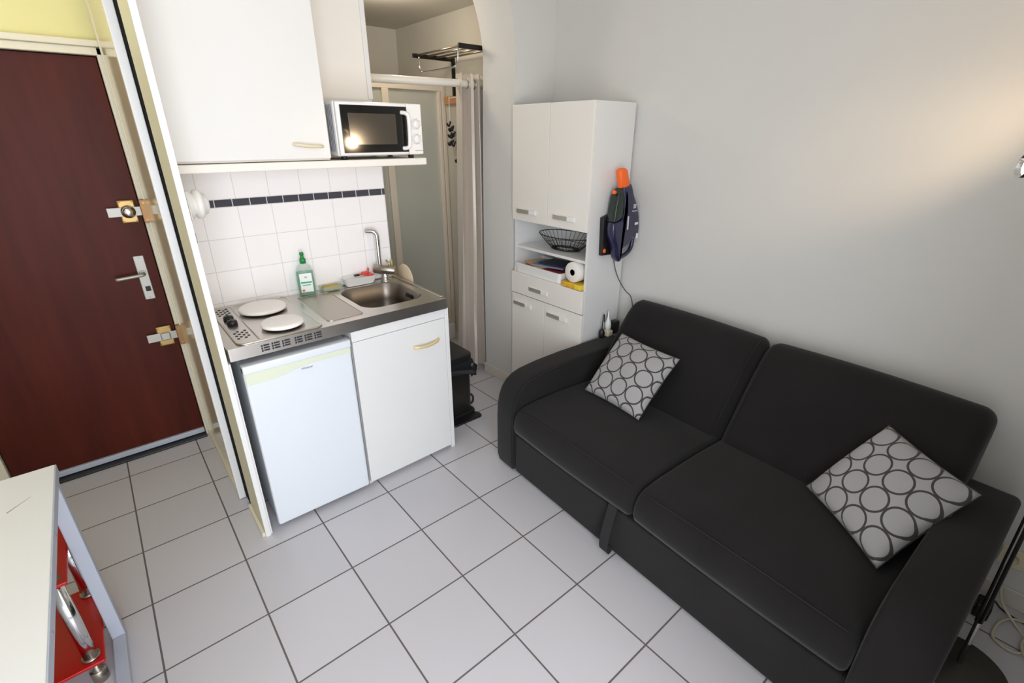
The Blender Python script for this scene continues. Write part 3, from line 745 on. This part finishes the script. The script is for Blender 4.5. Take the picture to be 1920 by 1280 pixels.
# towel rack
t = thing('towel_rack', 'black and chrome towel rack high on the passage wall', 'towel rack', (2.24, 0.1, 2.13))
for y in (-0.185, 0.345):
    obj('side_bar', BX(2.075, 2.398, y - .008, y + .008, 2.132, 2.158, .003), BLACKM, t)
for k in range(4):
    bm = bmesh.new(); cyl(bm, (2.105 + k * .075, -0.18, 2.148), (2.105 + k * .075, 0.34, 2.148), .006, 12); obj('rail', bm, CHROMED, t)
bm = bmesh.new(); tube(bm, smooth_pts([(2.095, 0.300, 2.135), (2.095, 0.298, 2.075), (2.095, 0.27, 2.045), (2.095, 0.24, 2.042), (2.095, -0.09, 2.042), (2.095, -0.12, 2.048), (2.095, -0.145, 2.078), (2.095, -0.15, 2.135)], 5), .006, 10); obj('hanging_rail', bm, CHROME, t)
obj('wall_post', BX(2.380, 2.399, 0.330, 0.352, 1.919, 2.158, .003), BLACKM, t)
# hanging wire holder with black hooks
t = thing('wire_hook_rack', 'white wire rack with black hooks hanging from the orange rail', 'hook rack', (2.372, 0.33, 1.60))
bm = bmesh.new()
tube(bm, smooth_pts([(2.372, 0.385, 1.60), (2.372, 0.385, 1.89), (2.372, 0.375, 1.905), (2.372, 0.29, 1.905), (2.372, 0.28, 1.89), (2.372, 0.28, 1.60)], 4), .003, 8)
for z in (1.60, 1.645, 1.69): tube(bm, [(2.372, 0.385, z), (2.372, 0.20, z)], .0025, 8)
obj('wire_frame', bm, WPLAST, t)
for k, (y, z) in enumerate(((.372, 1.735), (.355, 1.70), (.335, 1.705), (.365, 1.66), (.34, 1.655), (.318, 1.665), (.37, 1.605), (.345, 1.61), (.32, 1.60))):
    bm = bmesh.new(); tube(bm, smooth_pts([(2.368, y, z + .02), (2.360, y, z), (2.350, y - .004, z - .012), (2.338, y - .006, z - .006), (2.336, y - .006, z + .008)], 4), .0065, 8); obj('hook', bm, BLACKP, t)
t = thing('wall_hook', 'single black hook on the passage wall below the wire rack', 'hook', (2.398, 0.315, 1.49))
bm = bmesh.new(); tube(bm, smooth_pts([(2.397, 0.315, 1.505), (2.380, 0.315, 1.50), (2.366, 0.315, 1.478), (2.360, 0.315, 1.495)], 4), .008, 8); obj('prong', bm, BLACKP, t)
obj('back_plate', BX(2.392, 2.3995, 0.303, 0.327, 1.475, 1.525, .002), BLACKP, t)

# ================================================================== tall cabinet
TX0, TX1, TY0, TY1, TZ = 2.205, 2.515, -1.160, -0.545, 1.822
t = thing('tall_cabinet', 'tall white cabinet with doors, open shelves and a drawer in the corner', 'cabinet', (2.36, -0.85, 0))
tc = t
bm = bmesh.new()
for y0, y1 in ((TY0, TY0 + .016), (TY1 - .016, TY1)): box(bm, TX0, TX1, y0, y1, 0, TZ, .001)
for z0, z1 in ((TZ - .016, TZ), (1.180, 1.196), (0.842, 0.858), (0.05, 0.066)): box(bm, TX0, TX1, TY0 + .016, TY1 - .016, z0, z1)
box(bm, TX1 - .006, TX1, TY0 + .016, TY1 - .016, 0.05, TZ - .016)
obj('carcass', bm, WHITE, t)
obj('shelf', BX(TX0 + .008, TX1 - .006, TY0 + .017, TY1 - .017, 1.008, 1.024, .001), WHITE, t)
ym = -0.853
def handle(parent, yc, z):
    bm = bmesh.new(); box(bm, TX0 - .030, TX0 - .0185, yc - .082, yc + .082, z - .013, z + .013, .003)
    h = obj('handle', bm, mat('frosted_plastic', (236, 236, 234), 0.3), parent)
    h['label'] = 'white handle with a chrome inlay'
    obj('inlay', BX(TX0 - .0325, TX0 - .0295, yc - .030, yc + .080, z - .012, z + .012, .001), mat('inlay_metal', (214, 208, 198), 0.5, 0.8), h)
for y0, y1, hy in ((ym + .0015, TY1, -0.680), (TY0, ym - .0015, -0.990)):
    d = obj('door', BX(TX0 - .019, TX0 - .001, y0, y1, 1.185, TZ, .002), WARMW, t); handle(d, hy, 1.243)
d = obj('drawer', BX(TX0 - .024, TX0 - .001, TY0, TY1, 0.722, 0.857, .002), WARMW, t); handle(d, -0.800, 0.778)
for y0, y1, hy in ((ym + .0015, TY1, -0.655), (TY0, ym - .0015, -0.965)):
    d = obj('door', BX(TX0 - .019, TX0 - .001, y0, y1, 0.055, 0.716, .002), WARMW, t); handle(d, hy, 0.655)
# wire basket
t = thing('wire_fruit_basket', 'black wire basket on the upper open shelf of the tall cabinet', 'basket', (2.355, -0.85, 1.024))
def ell(rx, ry, z, n_=48): return [(2.355 + rx * math.cos(2 * PI * k / n_), -0.85 + ry * math.sin(2 * PI * k / n_), z) for k in range(n_)]
bm = bmesh.new(); tube(bm, ell(.128, .195, 1.112), .0028, 6, closed=True); obj('rim', bm, BLACKM, t)
bm = bmesh.new()
tube(bm, ell(.062, .105, 1.0275), .0028, 6, closed=True); tube(bm, ell(.088, .140, 1.056), .0018, 6, closed=True); tube(bm, ell(.036, .064, 1.0275), .0018, 6, closed=True)
for k in range(34):
    a = 2 * PI * k / 34; c, s = math.cos(a), math.sin(a)
    tube(bm, [(2.355 + rx * c, -0.85 + ry * s, z) for rx, ry, z in ((.128, .195, 1.112), (.088, .140, 1.056), (.062, .105, 1.0275), (.036, .064, 1.0275))], .0014, 5)
obj('wires', bm, BLACKM, t)
# letter tray with papers, roll, packet
ZT = 0.8585
bm = bmesh.new(); tray(bm, 2.186, 2.44, -0.975, -0.562, ZT, .062, .004, .02, .010); tag(obj('letter_tray', bm, WPLAST), 'white plastic tray of papers in the lower open shelf of the tall cabinet', 'tray')
def sheet(name, x0, x1, y0, y1, z, h, rot, rgb, label, cat):
    cx, cy = (x0 + x1) / 2, (y0 + y1) / 2
    tt = thing(name, label, cat, (cx, cy, z), rot)
    bm = BX(-(x1 - x0) / 2, (x1 - x0) / 2, -(y1 - y0) / 2, (y1 - y0) / 2, 0, h, .0015)
    o_ = obj('cover', bm, mat(name + '_cover_%d' % rgb[0], rgb, 0.45), tt, local=True)
    bm = BX(-(x1 - x0) / 2 + .003, (x1 - x0) / 2 - .003, -(y1 - y0) / 2 + .003, (y1 - y0) / 2 - .002, h * .2, h * .8); 
    bm.free()
    return o_
sheet('red_booklet', 2.215, 2.40, -0.955, -0.63, ZT + .0045, .046, 0.03, (150, 40, 44), 'red booklet at the bottom of the white tray', 'booklet')
sheet('tan_envelope', 2.225, 2.37, -0.80, -0.60, ZT + .051, .009, -0.35, (222, 178, 120), 'tan envelope lying on the red booklet in the tray', 'envelope')
sheet('blue_leaflet', 2.235, 2.40, -0.90, -0.68, ZT + .0605, .010, 0.30, (128, 146, 176), 'pale blue leaflet on top of the papers in the tray', 'leaflet')
sheet('navy_folder', 2.255, 2.41, -0.93, -0.72, ZT + .071, .008, 0.1, (44, 52, 76), 'dark navy folder topmost of the papers in the tray', 'folder')
t = thing('paper_roll', 'white paper roll lying beside the letter tray', 'paper roll', (2.25, -1.062, 0.889))
bm = bmesh.new(); lathe(bm, [(.018, 0), (.056, 0), (.058, .002), (.058, .098), (.056, .10), (.018, .10), (.018, 0)], (2.196, -1.062, 0.9485), (1, 0, 0), 40); obj('paper', bm, PAPER, t)
bm = bmesh.new(); lathe(bm, [(.0175, .001), (.0175, .099), (.0165, .099), (.0165, .001), (.0175, .001)], (2.196, -1.062, 0.9485), (1, 0, 0), 30); obj('cardboard_core', bm, mat('cardboard', (150, 128, 104), 0.9), t)
t = thing('yellow_packet', 'yellow and orange packet under the paper roll', 'packet', (2.25, -1.068, ZT))
bm = BX(2.180, 2.34, -1.141, -0.992, ZT, ZT + .031, .008, 3); obj('wrapper', bm, mat('packet_print', (226, 172, 44), 0.35, var=0.45, vscale=38), t)
obj('yellow_end', BX(2.178, 2.30, -1.1415, -1.095, ZT + .002, ZT + .0305, .004), mat('packet_yellow', (236, 208, 60), 0.4), t)

# hand-held vacuum on the cabinet side
def xz(pts): return [(p[0] , p[1]) for p in pts]
t = thing('vacuum_dock', 'black wall charger with orange button on the side of the tall cabinet', 'vacuum charger', (2.33, -1.17, 1.05))
bm = bmesh.new(); prism(bm, [(2.282, 1.258), (2.342, 1.273), (2.345, 1.224), (2.345, 1.161), (2.385, 1.088), (2.395, 1.045), (2.293, 1.052)], 'y', -1.188, -1.1605, .006, 3); shade(obj('shell', bm, BLACKP, t))
bm = bmesh.new(); lathe(bm, [(.012, 0), (.012, .004), (.009, .006), (0, .006)], (2.307, -1.188, 1.078), (0, -1, 0), 20); obj('button', bm, ORANGE, t)
t = thing('handheld_vacuum', 'navy hand-held vacuum with orange nozzle docked on the tall cabinet side', 'vacuum cleaner', (2.41, -1.22, 1.01))
yv0, yv1 = -1.250, -1.190
bm = bmesh.new(); prism(bm, [(2.331, 1.490), (2.338, 1.502), (2.348, 1.508), (2.374, 1.509), (2.388, 1.503), (2.397, 1.492), (2.427, 1.416), (2.392, 1.404), (2.361, 1.401)], 'y', yv0 + .012, yv1 - .010, .012, 4); shade(obj('nozzle', bm, ORANGE, t), 50)
body = [(2.359, 1.414), (2.392, 1.416), (2.428, 1.427), (2.442, 1.404), (2.456, 1.375), (2.483, 1.333), (2.507, 1.290), (2.520, 1.255), (2.526, 1.226), (2.531, 1.19), (2.530, 1.161), (2.521, 1.127), (2.500, 1.122), (2.477, 1.130), (2.462, 1.112), (2.438, 1.097), (2.410, 1.088), (2.390, 1.080), (2.390, 1.062), (2.400, 1.046), (2.396, 1.022), (2.383, 1.013), (2.364, 1.026), (2.349, 1.049), (2.335, 1.102), (2.314, 1.140), (2.303, 1.170), (2.297, 1.205), (2.300, 1.236), (2.332, 1.238), (2.360, 1.243), (2.379, 1.252), (2.386, 1.294), (2.380, 1.330), (2.376, 1.359), (2.362, 1.390)]
bm = bmesh.new(); prism(bm, body, 'y', yv0, yv1, .020, 4); vb = shade(obj('body', bm, NAVY, t), 50)
bm = bmesh.new(); prism(bm, [(2.358, 1.409), (2.340, 1.395), (2.323, 1.372), (2.314, 1.330), (2.308, 1.283), (2.304, 1.240), (2.333, 1.239), (2.377, 1.255), (2.383, 1.294), (2.372, 1.359)], 'y', yv0 + .004, yv1 + .003, .010, 3); shade(obj('dust_cup', bm, CUP, t), 50)
bm = bmesh.new(); tube(bm, smooth_pts([(2.505, -1.222, 1.140), (2.506, -1.222, 1.108), (2.498, -1.222, 1.076), (2.474, -1.222, 1.052), (2.440, -1.222, 1.040), (2.395, -1.222, 1.030)], 5), [.014] + [.012] * 24 + [.014], 12); obj('handle', bm, NAVY, t)
bm = bmesh.new(); cyl(bm, (2.322, yv0 + .03, 1.389), (2.308, yv0 + .03, 1.392), .010, 14); obj('release_button', bm, ORANGE, t)
LW = mat('print_white', (220, 222, 230), 0.5)
bm = bmesh.new(); box(bm, 2.476, 2.506, yv0 - .0012, yv0 + .001, 1.209, 1.222, .0006); obj('sticker', bm, LW, t)
bm = bmesh.new(); box(bm, 2.498, 2.517, yv0 - .002, yv0 + .002, 1.130, 1.160, .003); obj('power_switch', bm, WPLAST, t)
bm = bmesh.new()   # square mark of three vertical strokes
for k in range(3): box(bm, 2.451 + k * .008, 2.456 + k * .008, yv0 - .0008, yv0 + .001, 1.300 , 1.322)
box(bm, 2.451, 2.472, yv0 - .0008, yv0 + .001, 1.309, 1.313); obj('brand_mark', bm, LW, t)
text('wordmark', 'Electrolux', .011, LW, t, (2.466, yv0 - .0006, 1.286), (1, 0, 0), (0, 0, 1))
bm = bmesh.new(); prism(bm, [(2.408, 1.262), (2.418, 1.262), (2.421, 1.19), (2.411, 1.19)], 'y', yv0 - .0014, yv0 + .001); obj('highlight_strip', bm, LW, t)
bm = bmesh.new(); tube(bm, smooth_pts([(2.39, -1.19, 1.047), (2.392, -1.195, 1.01), (2.40, -1.20, .97), (2.425, -1.215, .90), (2.465, -1.24, .83), (2.495, -1.262, .79), (2.512, -1.275, .70)], 6), .0028, 8)
tag(obj('charger_cord', bm, mat('grey_cord', (70, 74, 80), 0.6)), 'thin grey cord hanging from the vacuum charger behind the sofa', 'cord')

# ================================================================== sofa
SL = 1.838; PHI = math.radians(-2.73)
t = thing('sofa', 'dark charcoal two-seat sofa with rounded arms along the right wall', 'sofa', (1.573, -1.137, 0), PHI)
AW = .153
armp = [(0.01, .018), (0.0, .06), (0.0, .30), (0.004, .37), (0.014, .42), (0.032, .463), (0.060, .497), (0.100, .522), (0.150, .536), (0.26, .548), (0.43, .555), (0.70, .556), (0.84, .553), (0.875, .54), (0.885, .50), (0.885, .018)]
for a, b in ((-AW, 0.0), (-SL, -SL + AW)):
    bm = bmesh.new(); prism(bm, armp, 'y', a, b, .022, 5, True, 2); arm = obj('arm', bm, SOFA, t, local=True); shade(arm, 60)
    e = a + .004 if b == 0.0 else b - .004
    bm = bmesh.new(); tube(bm, [(x - .0005, e + (.0 if b == 0 else 0), z) for x, z in armp[1:12]], .0018, 6); obj('piping', bm, SEAM, arm, local=True)
obj('base_panel', BX(0.014, 0.88, -SL + AW + .002, -AW - .002, 0.018, 0.247, .008), SOFA, t, local=True)
mid = -SL / 2
seatp = [(0.030, .264), (-.002, .275), (-.010, .300), (-.008, .335), (0.004, .368), (0.024, .390), (0.055, .403), (0.15, .412), (0.30, .414), (0.45, .410), (0.60, .402), (0.64, .39), (0.64, .262)]
for a, b in ((mid + .003, -AW - .003), (-SL + AW + .003, mid - .003)):
    bm = bmesh.new(); prism(bm, seatp, 'y', a, b, .022, 5, True, 8, .006); c_ = obj('seat_cushion', bm, SOFA, t, local=True); shade(c_, 60)
    bm = bmesh.new(); tube(bm, [(0.026, a + .03 + (b - a - .06) * k / 12, .395 + .006 * math.sin(PI * k / 12)) for k in range(13)], .0016, 6); obj('seam', bm, SEAM, c_, local=True)
backp = [(0.60, .30), (0.570, .395), (0.592, .44), (0.632, .51), (0.690, .60), (0.752, .69), (0.800, .752), (0.836, .786), (0.868, .802), (0.905, .806), (0.932, .795), (0.945, .765), (0.948, .70), (0.940, .30)]
for a, b in ((mid + .002, -AW + .006), (-SL + AW - .016, mid - .002)):
    bp_ = backp if b > mid else backp[:9] + [(0.905, .803), (0.942, .790), (0.970, .760), (0.985, .71), (0.980, .30)]
    bm = bmesh.new(); prism(bm, bp_, 'y', a, b, .050, 7, True, 10, .008); c_ = obj('back_cushion', bm, SOFA, t, local=True); shade(c_, 60)
    e = (a + .028) if b > mid + .1 else (b - .028)
    bm = bmesh.new(); tube(bm, [(x - .004, e, z + .003) for x, z in backp[2:9]], .0016, 6); obj('seam', bm, SEAM, c_, local=True)
bm = bmesh.new(); tube(bm, smooth_pts([(-.004, -0.80, .245), (-.016, -0.80, .18), (-.020, -0.795, .10), (-.018, -0.79, .045), (-.010, -0.79, .03)], 4), .003, 6)
bm.free(); bm = bmesh.new()
sp_pts = smooth_pts([(0.004, 0, .262), (-.012, 0, .20), (-.030, 0, .12), (-.034, 0, .06), (-.020, 0, .028), (0.004, 0, .045)], 5)
prev = None
for p in sp_pts:
    v0 = bm.verts.new((p.x, -0.845, p.z)); v1 = bm.verts.new((p.x, -0.800, p.z)); v2 = bm.verts.new((p.x + .004, -0.800, p.z)); v3 = bm.verts.new((p.x + .004, -0.845, p.z)); cur = (v0, v1, v2, v3)
    if prev:
        for k in range(4): bm.faces.new((prev[k], prev[(k + 1) % 4], cur[(k + 1) % 4], cur[k]))
    else: bm.faces.new(cur)
    prev = cur
bm.faces.new(prev[::-1])
obj('pull_strap', bm, mat('strap_black', (30, 29, 30), 0.8), t, local=True)
for x in (.06, .80):
    for y in (-.08, -SL + .08):
        bm = bmesh.new(); cyl(bm, (x, y, 0), (x, y, .02), .022, 16); obj('foot', bm, BLACKP, t, local=True)

def pillow(label, c00, c10, c01, c11, thick, nu, uo, group):
    """corners: bottom-left, bottom-right, top-left, top-right"""
    P = [Vector(c) for c in (c00, c10, c01, c11)]; ctr = sum(P, Vector()) / 4
    nrm = ((P[1] - P[0]).cross(P[2] - P[0])).normalized()
    n_ = 26; bm = bmesh.new(); uvl = bm.loops.layers.uv.new('UVMap'); G = {}
    def pt(u, v, side):
        q = P[0] * (1 - u) * (1 - v) + P[1] * u * (1 - v) + P[2] * (1 - u) * v + P[3] * u * v
        s = (4 * u * (1 - u)) * (4 * v * (1 - v)); th_ = thick * (max(s, 0) ** .42) * .5
        # edges bow inwards a little between the corners
        pin = 0.045
        q = q + (ctr - q) * pin * (4 * u * (1 - u) * (1 - 4 * v * (1 - v)) + 4 * v * (1 - v) * (1 - 4 * u * (1 - u)))
        return q + nrm * side * th_ + nrm * .004 * math.sin(9 * u + 4 * v) * s
    for side in (1, -1):
        for i in range(n_ + 1):
            for j in range(n_ + 1):
                e = i in (0, n_) or j in (0, n_)
                key = (i, j, 0 if e else side)
                if key not in G: G[key] = bm.verts.new(pt(i / n_, j / n_, side))
    for side in (1, -1):
        for i in range(n_):
            for j in range(n_):
                q = [(i, j), (i + 1, j), (i + 1, j + 1), (i, j + 1)]
                vs = [G.get((a, b, 0)) if (a in (0, n_) or b in (0, n_)) else G[(a, b, side)] for a, b in q]
                if side < 0: vs = vs[::-1]; q = q[::-1]
                try: f = bm.faces.new(vs)
                except ValueError: continue
                f.smooth = True
                for lp, (a, b) in zip(f.loops, q): lp[uvl].uv = (a / n_ * nu + uo[0], b / n_ * nu + uo[1])
    t_ = thing('throw_pillow', label, 'pillow', tuple(ctr), 0, group)
    o_ = obj('cover', bm, PILLOW, t_)
    bm = bmesh.new(); loop = []
    for i in range(n_): loop.append(pt(i / n_, 0, 0))
    for j in range(n_): loop.append(pt(1, j / n_, 0))
    for i in range(n_): loop.append(pt(1 - i / n_, 1, 0))
    for j in range(n_): loop.append(pt(0, 1 - j / n_, 0))
    tube(bm, loop, .0022, 6, closed=True); obj('edge_seam', bm, SEAM, t_)
    return t_
pillow('grey ring-print pillow leaning at the cabinet end of the sofa', (1.958, -1.411, .425), (1.928, -1.779, .425), (2.262, -1.392, .665), (2.205, -1.790, .665), .115, 3.9, (.37, .60), 'ring-print pillows on the sofa')
pillow('grey ring-print pillow propped against the lamp end arm of the sofa', (2.031, -2.478, .430), (1.782, -2.775, .432), (2.240, -2.624, .692), (2.118, -2.918, .628), .12, 4.0, (0.0, 0.0), 'ring-print pillows on the sofa')

# plugs at the back of the arm
t = thing('white_plug', 'white plug adapter standing at the back of the sofa arm by the cabinet', 'plug', (2.385, -1.20, .556))
bm = bmesh.new(); lathe(bm, [(.016, 0), (.018, .03), (.017, .05), (.008, .075), (.004, .095), (.003, .12)], (2.385, -1.200, .590), (0, 0.05, 1), 16); obj('shell', bm, WPLAST, t)
obj('adapter', BX(2.362, 2.408, -1.222, -1.178, .557, .592, .006), CREAMP, t)
t = thing('black_plug', 'black plug with its cord beside the white plug adapter', 'plug', (2.34, -1.20, .556))
bm = bmesh.new(); lathe(bm, [(.015, 0), (.018, .01), (.018, .035), (.010, .05), (.005, .055)], (2.335, -1.195, .557), (0, 0, 1), 16); obj('shell', bm, BLACKP, t)
bm = bmesh.new(); tube(bm, smooth_pts([(2.335, -1.195, .605), (2.337, -1.195, .66), (2.348, -1.19, .69), (2.362, -1.185, .685), (2.37, -1.18, .64)], 5), .003, 8); obj('cord', bm, BLACKP, t)
tag(obj('black_box', BX(2.425, 2.475, -1.215, -1.175, .556, .635, .006), BLACKP), 'small black adapter block behind the white plug', 'adapter')

# ================================================================== floor lamp
LX, LY = 2.070, -3.040
t = thing('floor_lamp', 'slim black and chrome floor lamp with spot heads beside the sofa arm', 'floor lamp', (LX, LY, 0))
bm = bmesh.new(); lathe(bm, [(.131, 0), (.133, .004), (.130, .012), (.03, .015), (.02, .02), (0, .02)], (LX, LY, 0), (0, 0, 1), 48); obj('base', bm, GREYD, t)
p0 = Vector((LX, LY, .018)); p1 = Vector((LX + .01, LY + .045, 1.66))
def along(s): return p0 + (p1 - p0) * s
bm = bmesh.new(); tube(bm, [p0, along(.12)], .008, 12); obj('lower_pole', bm, CHROME, t)
bm = bmesh.new(); tube(bm, [along(.12), p1], .0105, 14); obj('pole', bm, BLACKM, t)
bm = bmesh.new(); tube(bm, [along(.02) + Vector((-.0085, .004, 0)), along(.98) + Vector((-.0085, .004, 0))], .0045, 8); obj('chrome_tube', bm, CHROME, t)
heads = [((2.045, -2.745, 1.597), (0.90, -0.55, 1.80), 30.0, 0.95), ((2.02, -2.97, 1.67), (2.53, -1.95, 1.98), 13.0, 1.6)]
for hpnt, tgt, pw, spread in heads:
    hpv = Vector(hpnt); d = (Vector(tgt) - hpv).normalized()
    bm = bmesh.new(); tube(bm, smooth_pts([p1 - Vector((0, 0, .02)), p1 + Vector((0, 0, .03)), (p1 + hpv) / 2 + Vector((0, 0, .07)), hpv - d * .05 + Vector((0, 0, .015)), hpv - d * .04], 5), .006, 8); obj('arm', bm, CHROME, t)
    bm = bmesh.new(); lathe(bm, [(.012, -.055), (.020, -.05), (.022, -.02), (.030, .0), (.032, .022), (.029, .022), (.025, .004), (.0, .002)], hpv, d, 24); h = obj('lamp_head', bm, CHROME, t)
    bm = bmesh.new(); lathe(bm, [(.0245, .006), (.024, .012), (.0, .014)], hpv, d, 24); obj('lens', bm, LED, h)
    light('lamp_spot', 'SPOT', hpv + d * .03, pw, (1.0, 0.73, 0.46), .02, tgt, spot_size=spread, spot_blend=.6)
# sockets, adapter and cables in the corner
for y, nm in ((-3.068, 'cream wall socket nearest the sofa behind the floor lamp'), (-3.170, 'cream wall socket farther along the wall behind the floor lamp')):
    tt = thing('wall_socket', nm, 'socket', (XW, y, .205), 0, 'sockets low on the wall')
    obj('face_plate', BX(XW - .010, XW, y - .036, y + .036, .165, .245, .004), CREAMP, tt)
    bm = bmesh.new(); lathe(bm, [(.022, 0), (.022, .003), (.019, .0035), (.019, .001), (0, .001)], (XW - .010, y, .205), (-1, 0, 0), 20); obj('socket_well', bm, CREAMP, tt)
tag(obj('power_adapter', BX(2.36, 2.43, -3.075, -3.03, .001, .062, .006), BLACKP), 'black power adapter on the floor by the sofa arm', 'adapter')
bm = bmesh.new(); tube(bm, smooth_pts([(2.515, -3.07, .19), (2.47, -3.06, .17), (2.45, -3.09, .06), (2.42, -3.15, .006), (2.35, -3.19, .006), (2.28, -3.16, .006), (2.30, -3.10, .006), (2.40, -3.11, .012), (2.46, -3.16, .008), (2.44, -3.24, .006), (2.33, -3.26, .006), (2.27, -3.21, .010), (2.33, -3.17, .012), (2.48, -3.20, .04), (2.512, -3.17, .18)], 7), .0045, 8)
tag(obj('white_cable', bm, mat('cable_cream', (206, 196, 172), 0.5)), 'cream cable looped on the floor below the sockets', 'cable')
bm = bmesh.new(); tube(bm, smooth_pts([(2.40, -3.06, .066), (2.44, -3.075, .05), (2.465, -3.12, .006), (2.43, -3.27, .014), (2.36, -3.31, .014), (2.20, -3.31, .005), (2.05, -3.20, .018), (2.03, -3.10, .020)], 6), .0035, 8)
tag(obj('black_cable', bm, BLACKP), 'black cable running from the power adapter to the lamp base', 'cable')

# ================================================================== desk and red shelf unit at left
t = thing('white_desk', 'white desk with grey metal leg frame at the left edge', 'desk', (-0.45, -1.6, 0))
DX1, DX0, DYF, DYN, DZ = -0.078, -0.93, -1.044, -2.45, 0.73
obj('desktop', BX(DX0, DX1 - .003, DYN, DYF, DZ - .028, DZ, .002), TABLET, t)
obj('edge_band', BX(DX1 - .003, DX1, DYN, DYF, DZ - .030, DZ - .001, .001), EDGEG, t)
for y in (-1.15, -1.40, -1.75):
    bm = bmesh.new(); cyl(bm, (DX1 - .001, y, DZ - .015), (DX1 + .0012, y, DZ - .015), .004, 10); obj('fixing', bm, GREYM, t)
bm = bmesh.new(); prism(bm, [(-0.176, -1.238), (-0.128, -1.192), (-0.132, -1.197), (-0.174, -1.2405)], 'z', DZ - .0004, DZ + .0004); obj('scratch', bm, mat('scratch_brown', (150, 120, 96), 0.8), t)
for x in (DX1 - .045, DX0 + .02):
    bm = bmesh.new(); box(bm, x, x + .038, -1.098, -1.060, 0.0, DZ - .030, .004); box(bm, x, x + .038, -2.42, -2.382, 0.0, DZ - .030, .004); box(bm, x, x + .038, -2.382, -1.098, 0.0, .030, .004)
    obj('leg_frame', bm, EDGEG, t)
t = thing('red_shelf_unit', 'red glass shelf unit with chrome tubes under the white desk', 'shelf unit', (-0.45, -1.05, 0))
RX1, RX0 = -0.128, -0.86
for z in (.095, .440):
    obj('shelf', BX(RX0, RX1, -1.250, -0.868, z, z + .012, .003), RED, t)
for x in (-0.162, -0.82):
    for y in (-1.213, -0.905):
        bm = bmesh.new(); cyl(bm, (x, y, .022), (x, y, .452 if True else 0), .019, 22); tb = obj('tube', bm, CHROME, t)
        bm = bmesh.new(); cyl(bm, (x, y, .0), (x, y, .050), .022, 20, .003); obj('foot', bm, CHROMED, tb)
        bm = bmesh.new(); lathe(bm, [(.024, 0), (.025, .004), (.024, .009)], (x, y, .107), (0, 0, 1), 22); obj('collar', bm, CHROMED, tb)
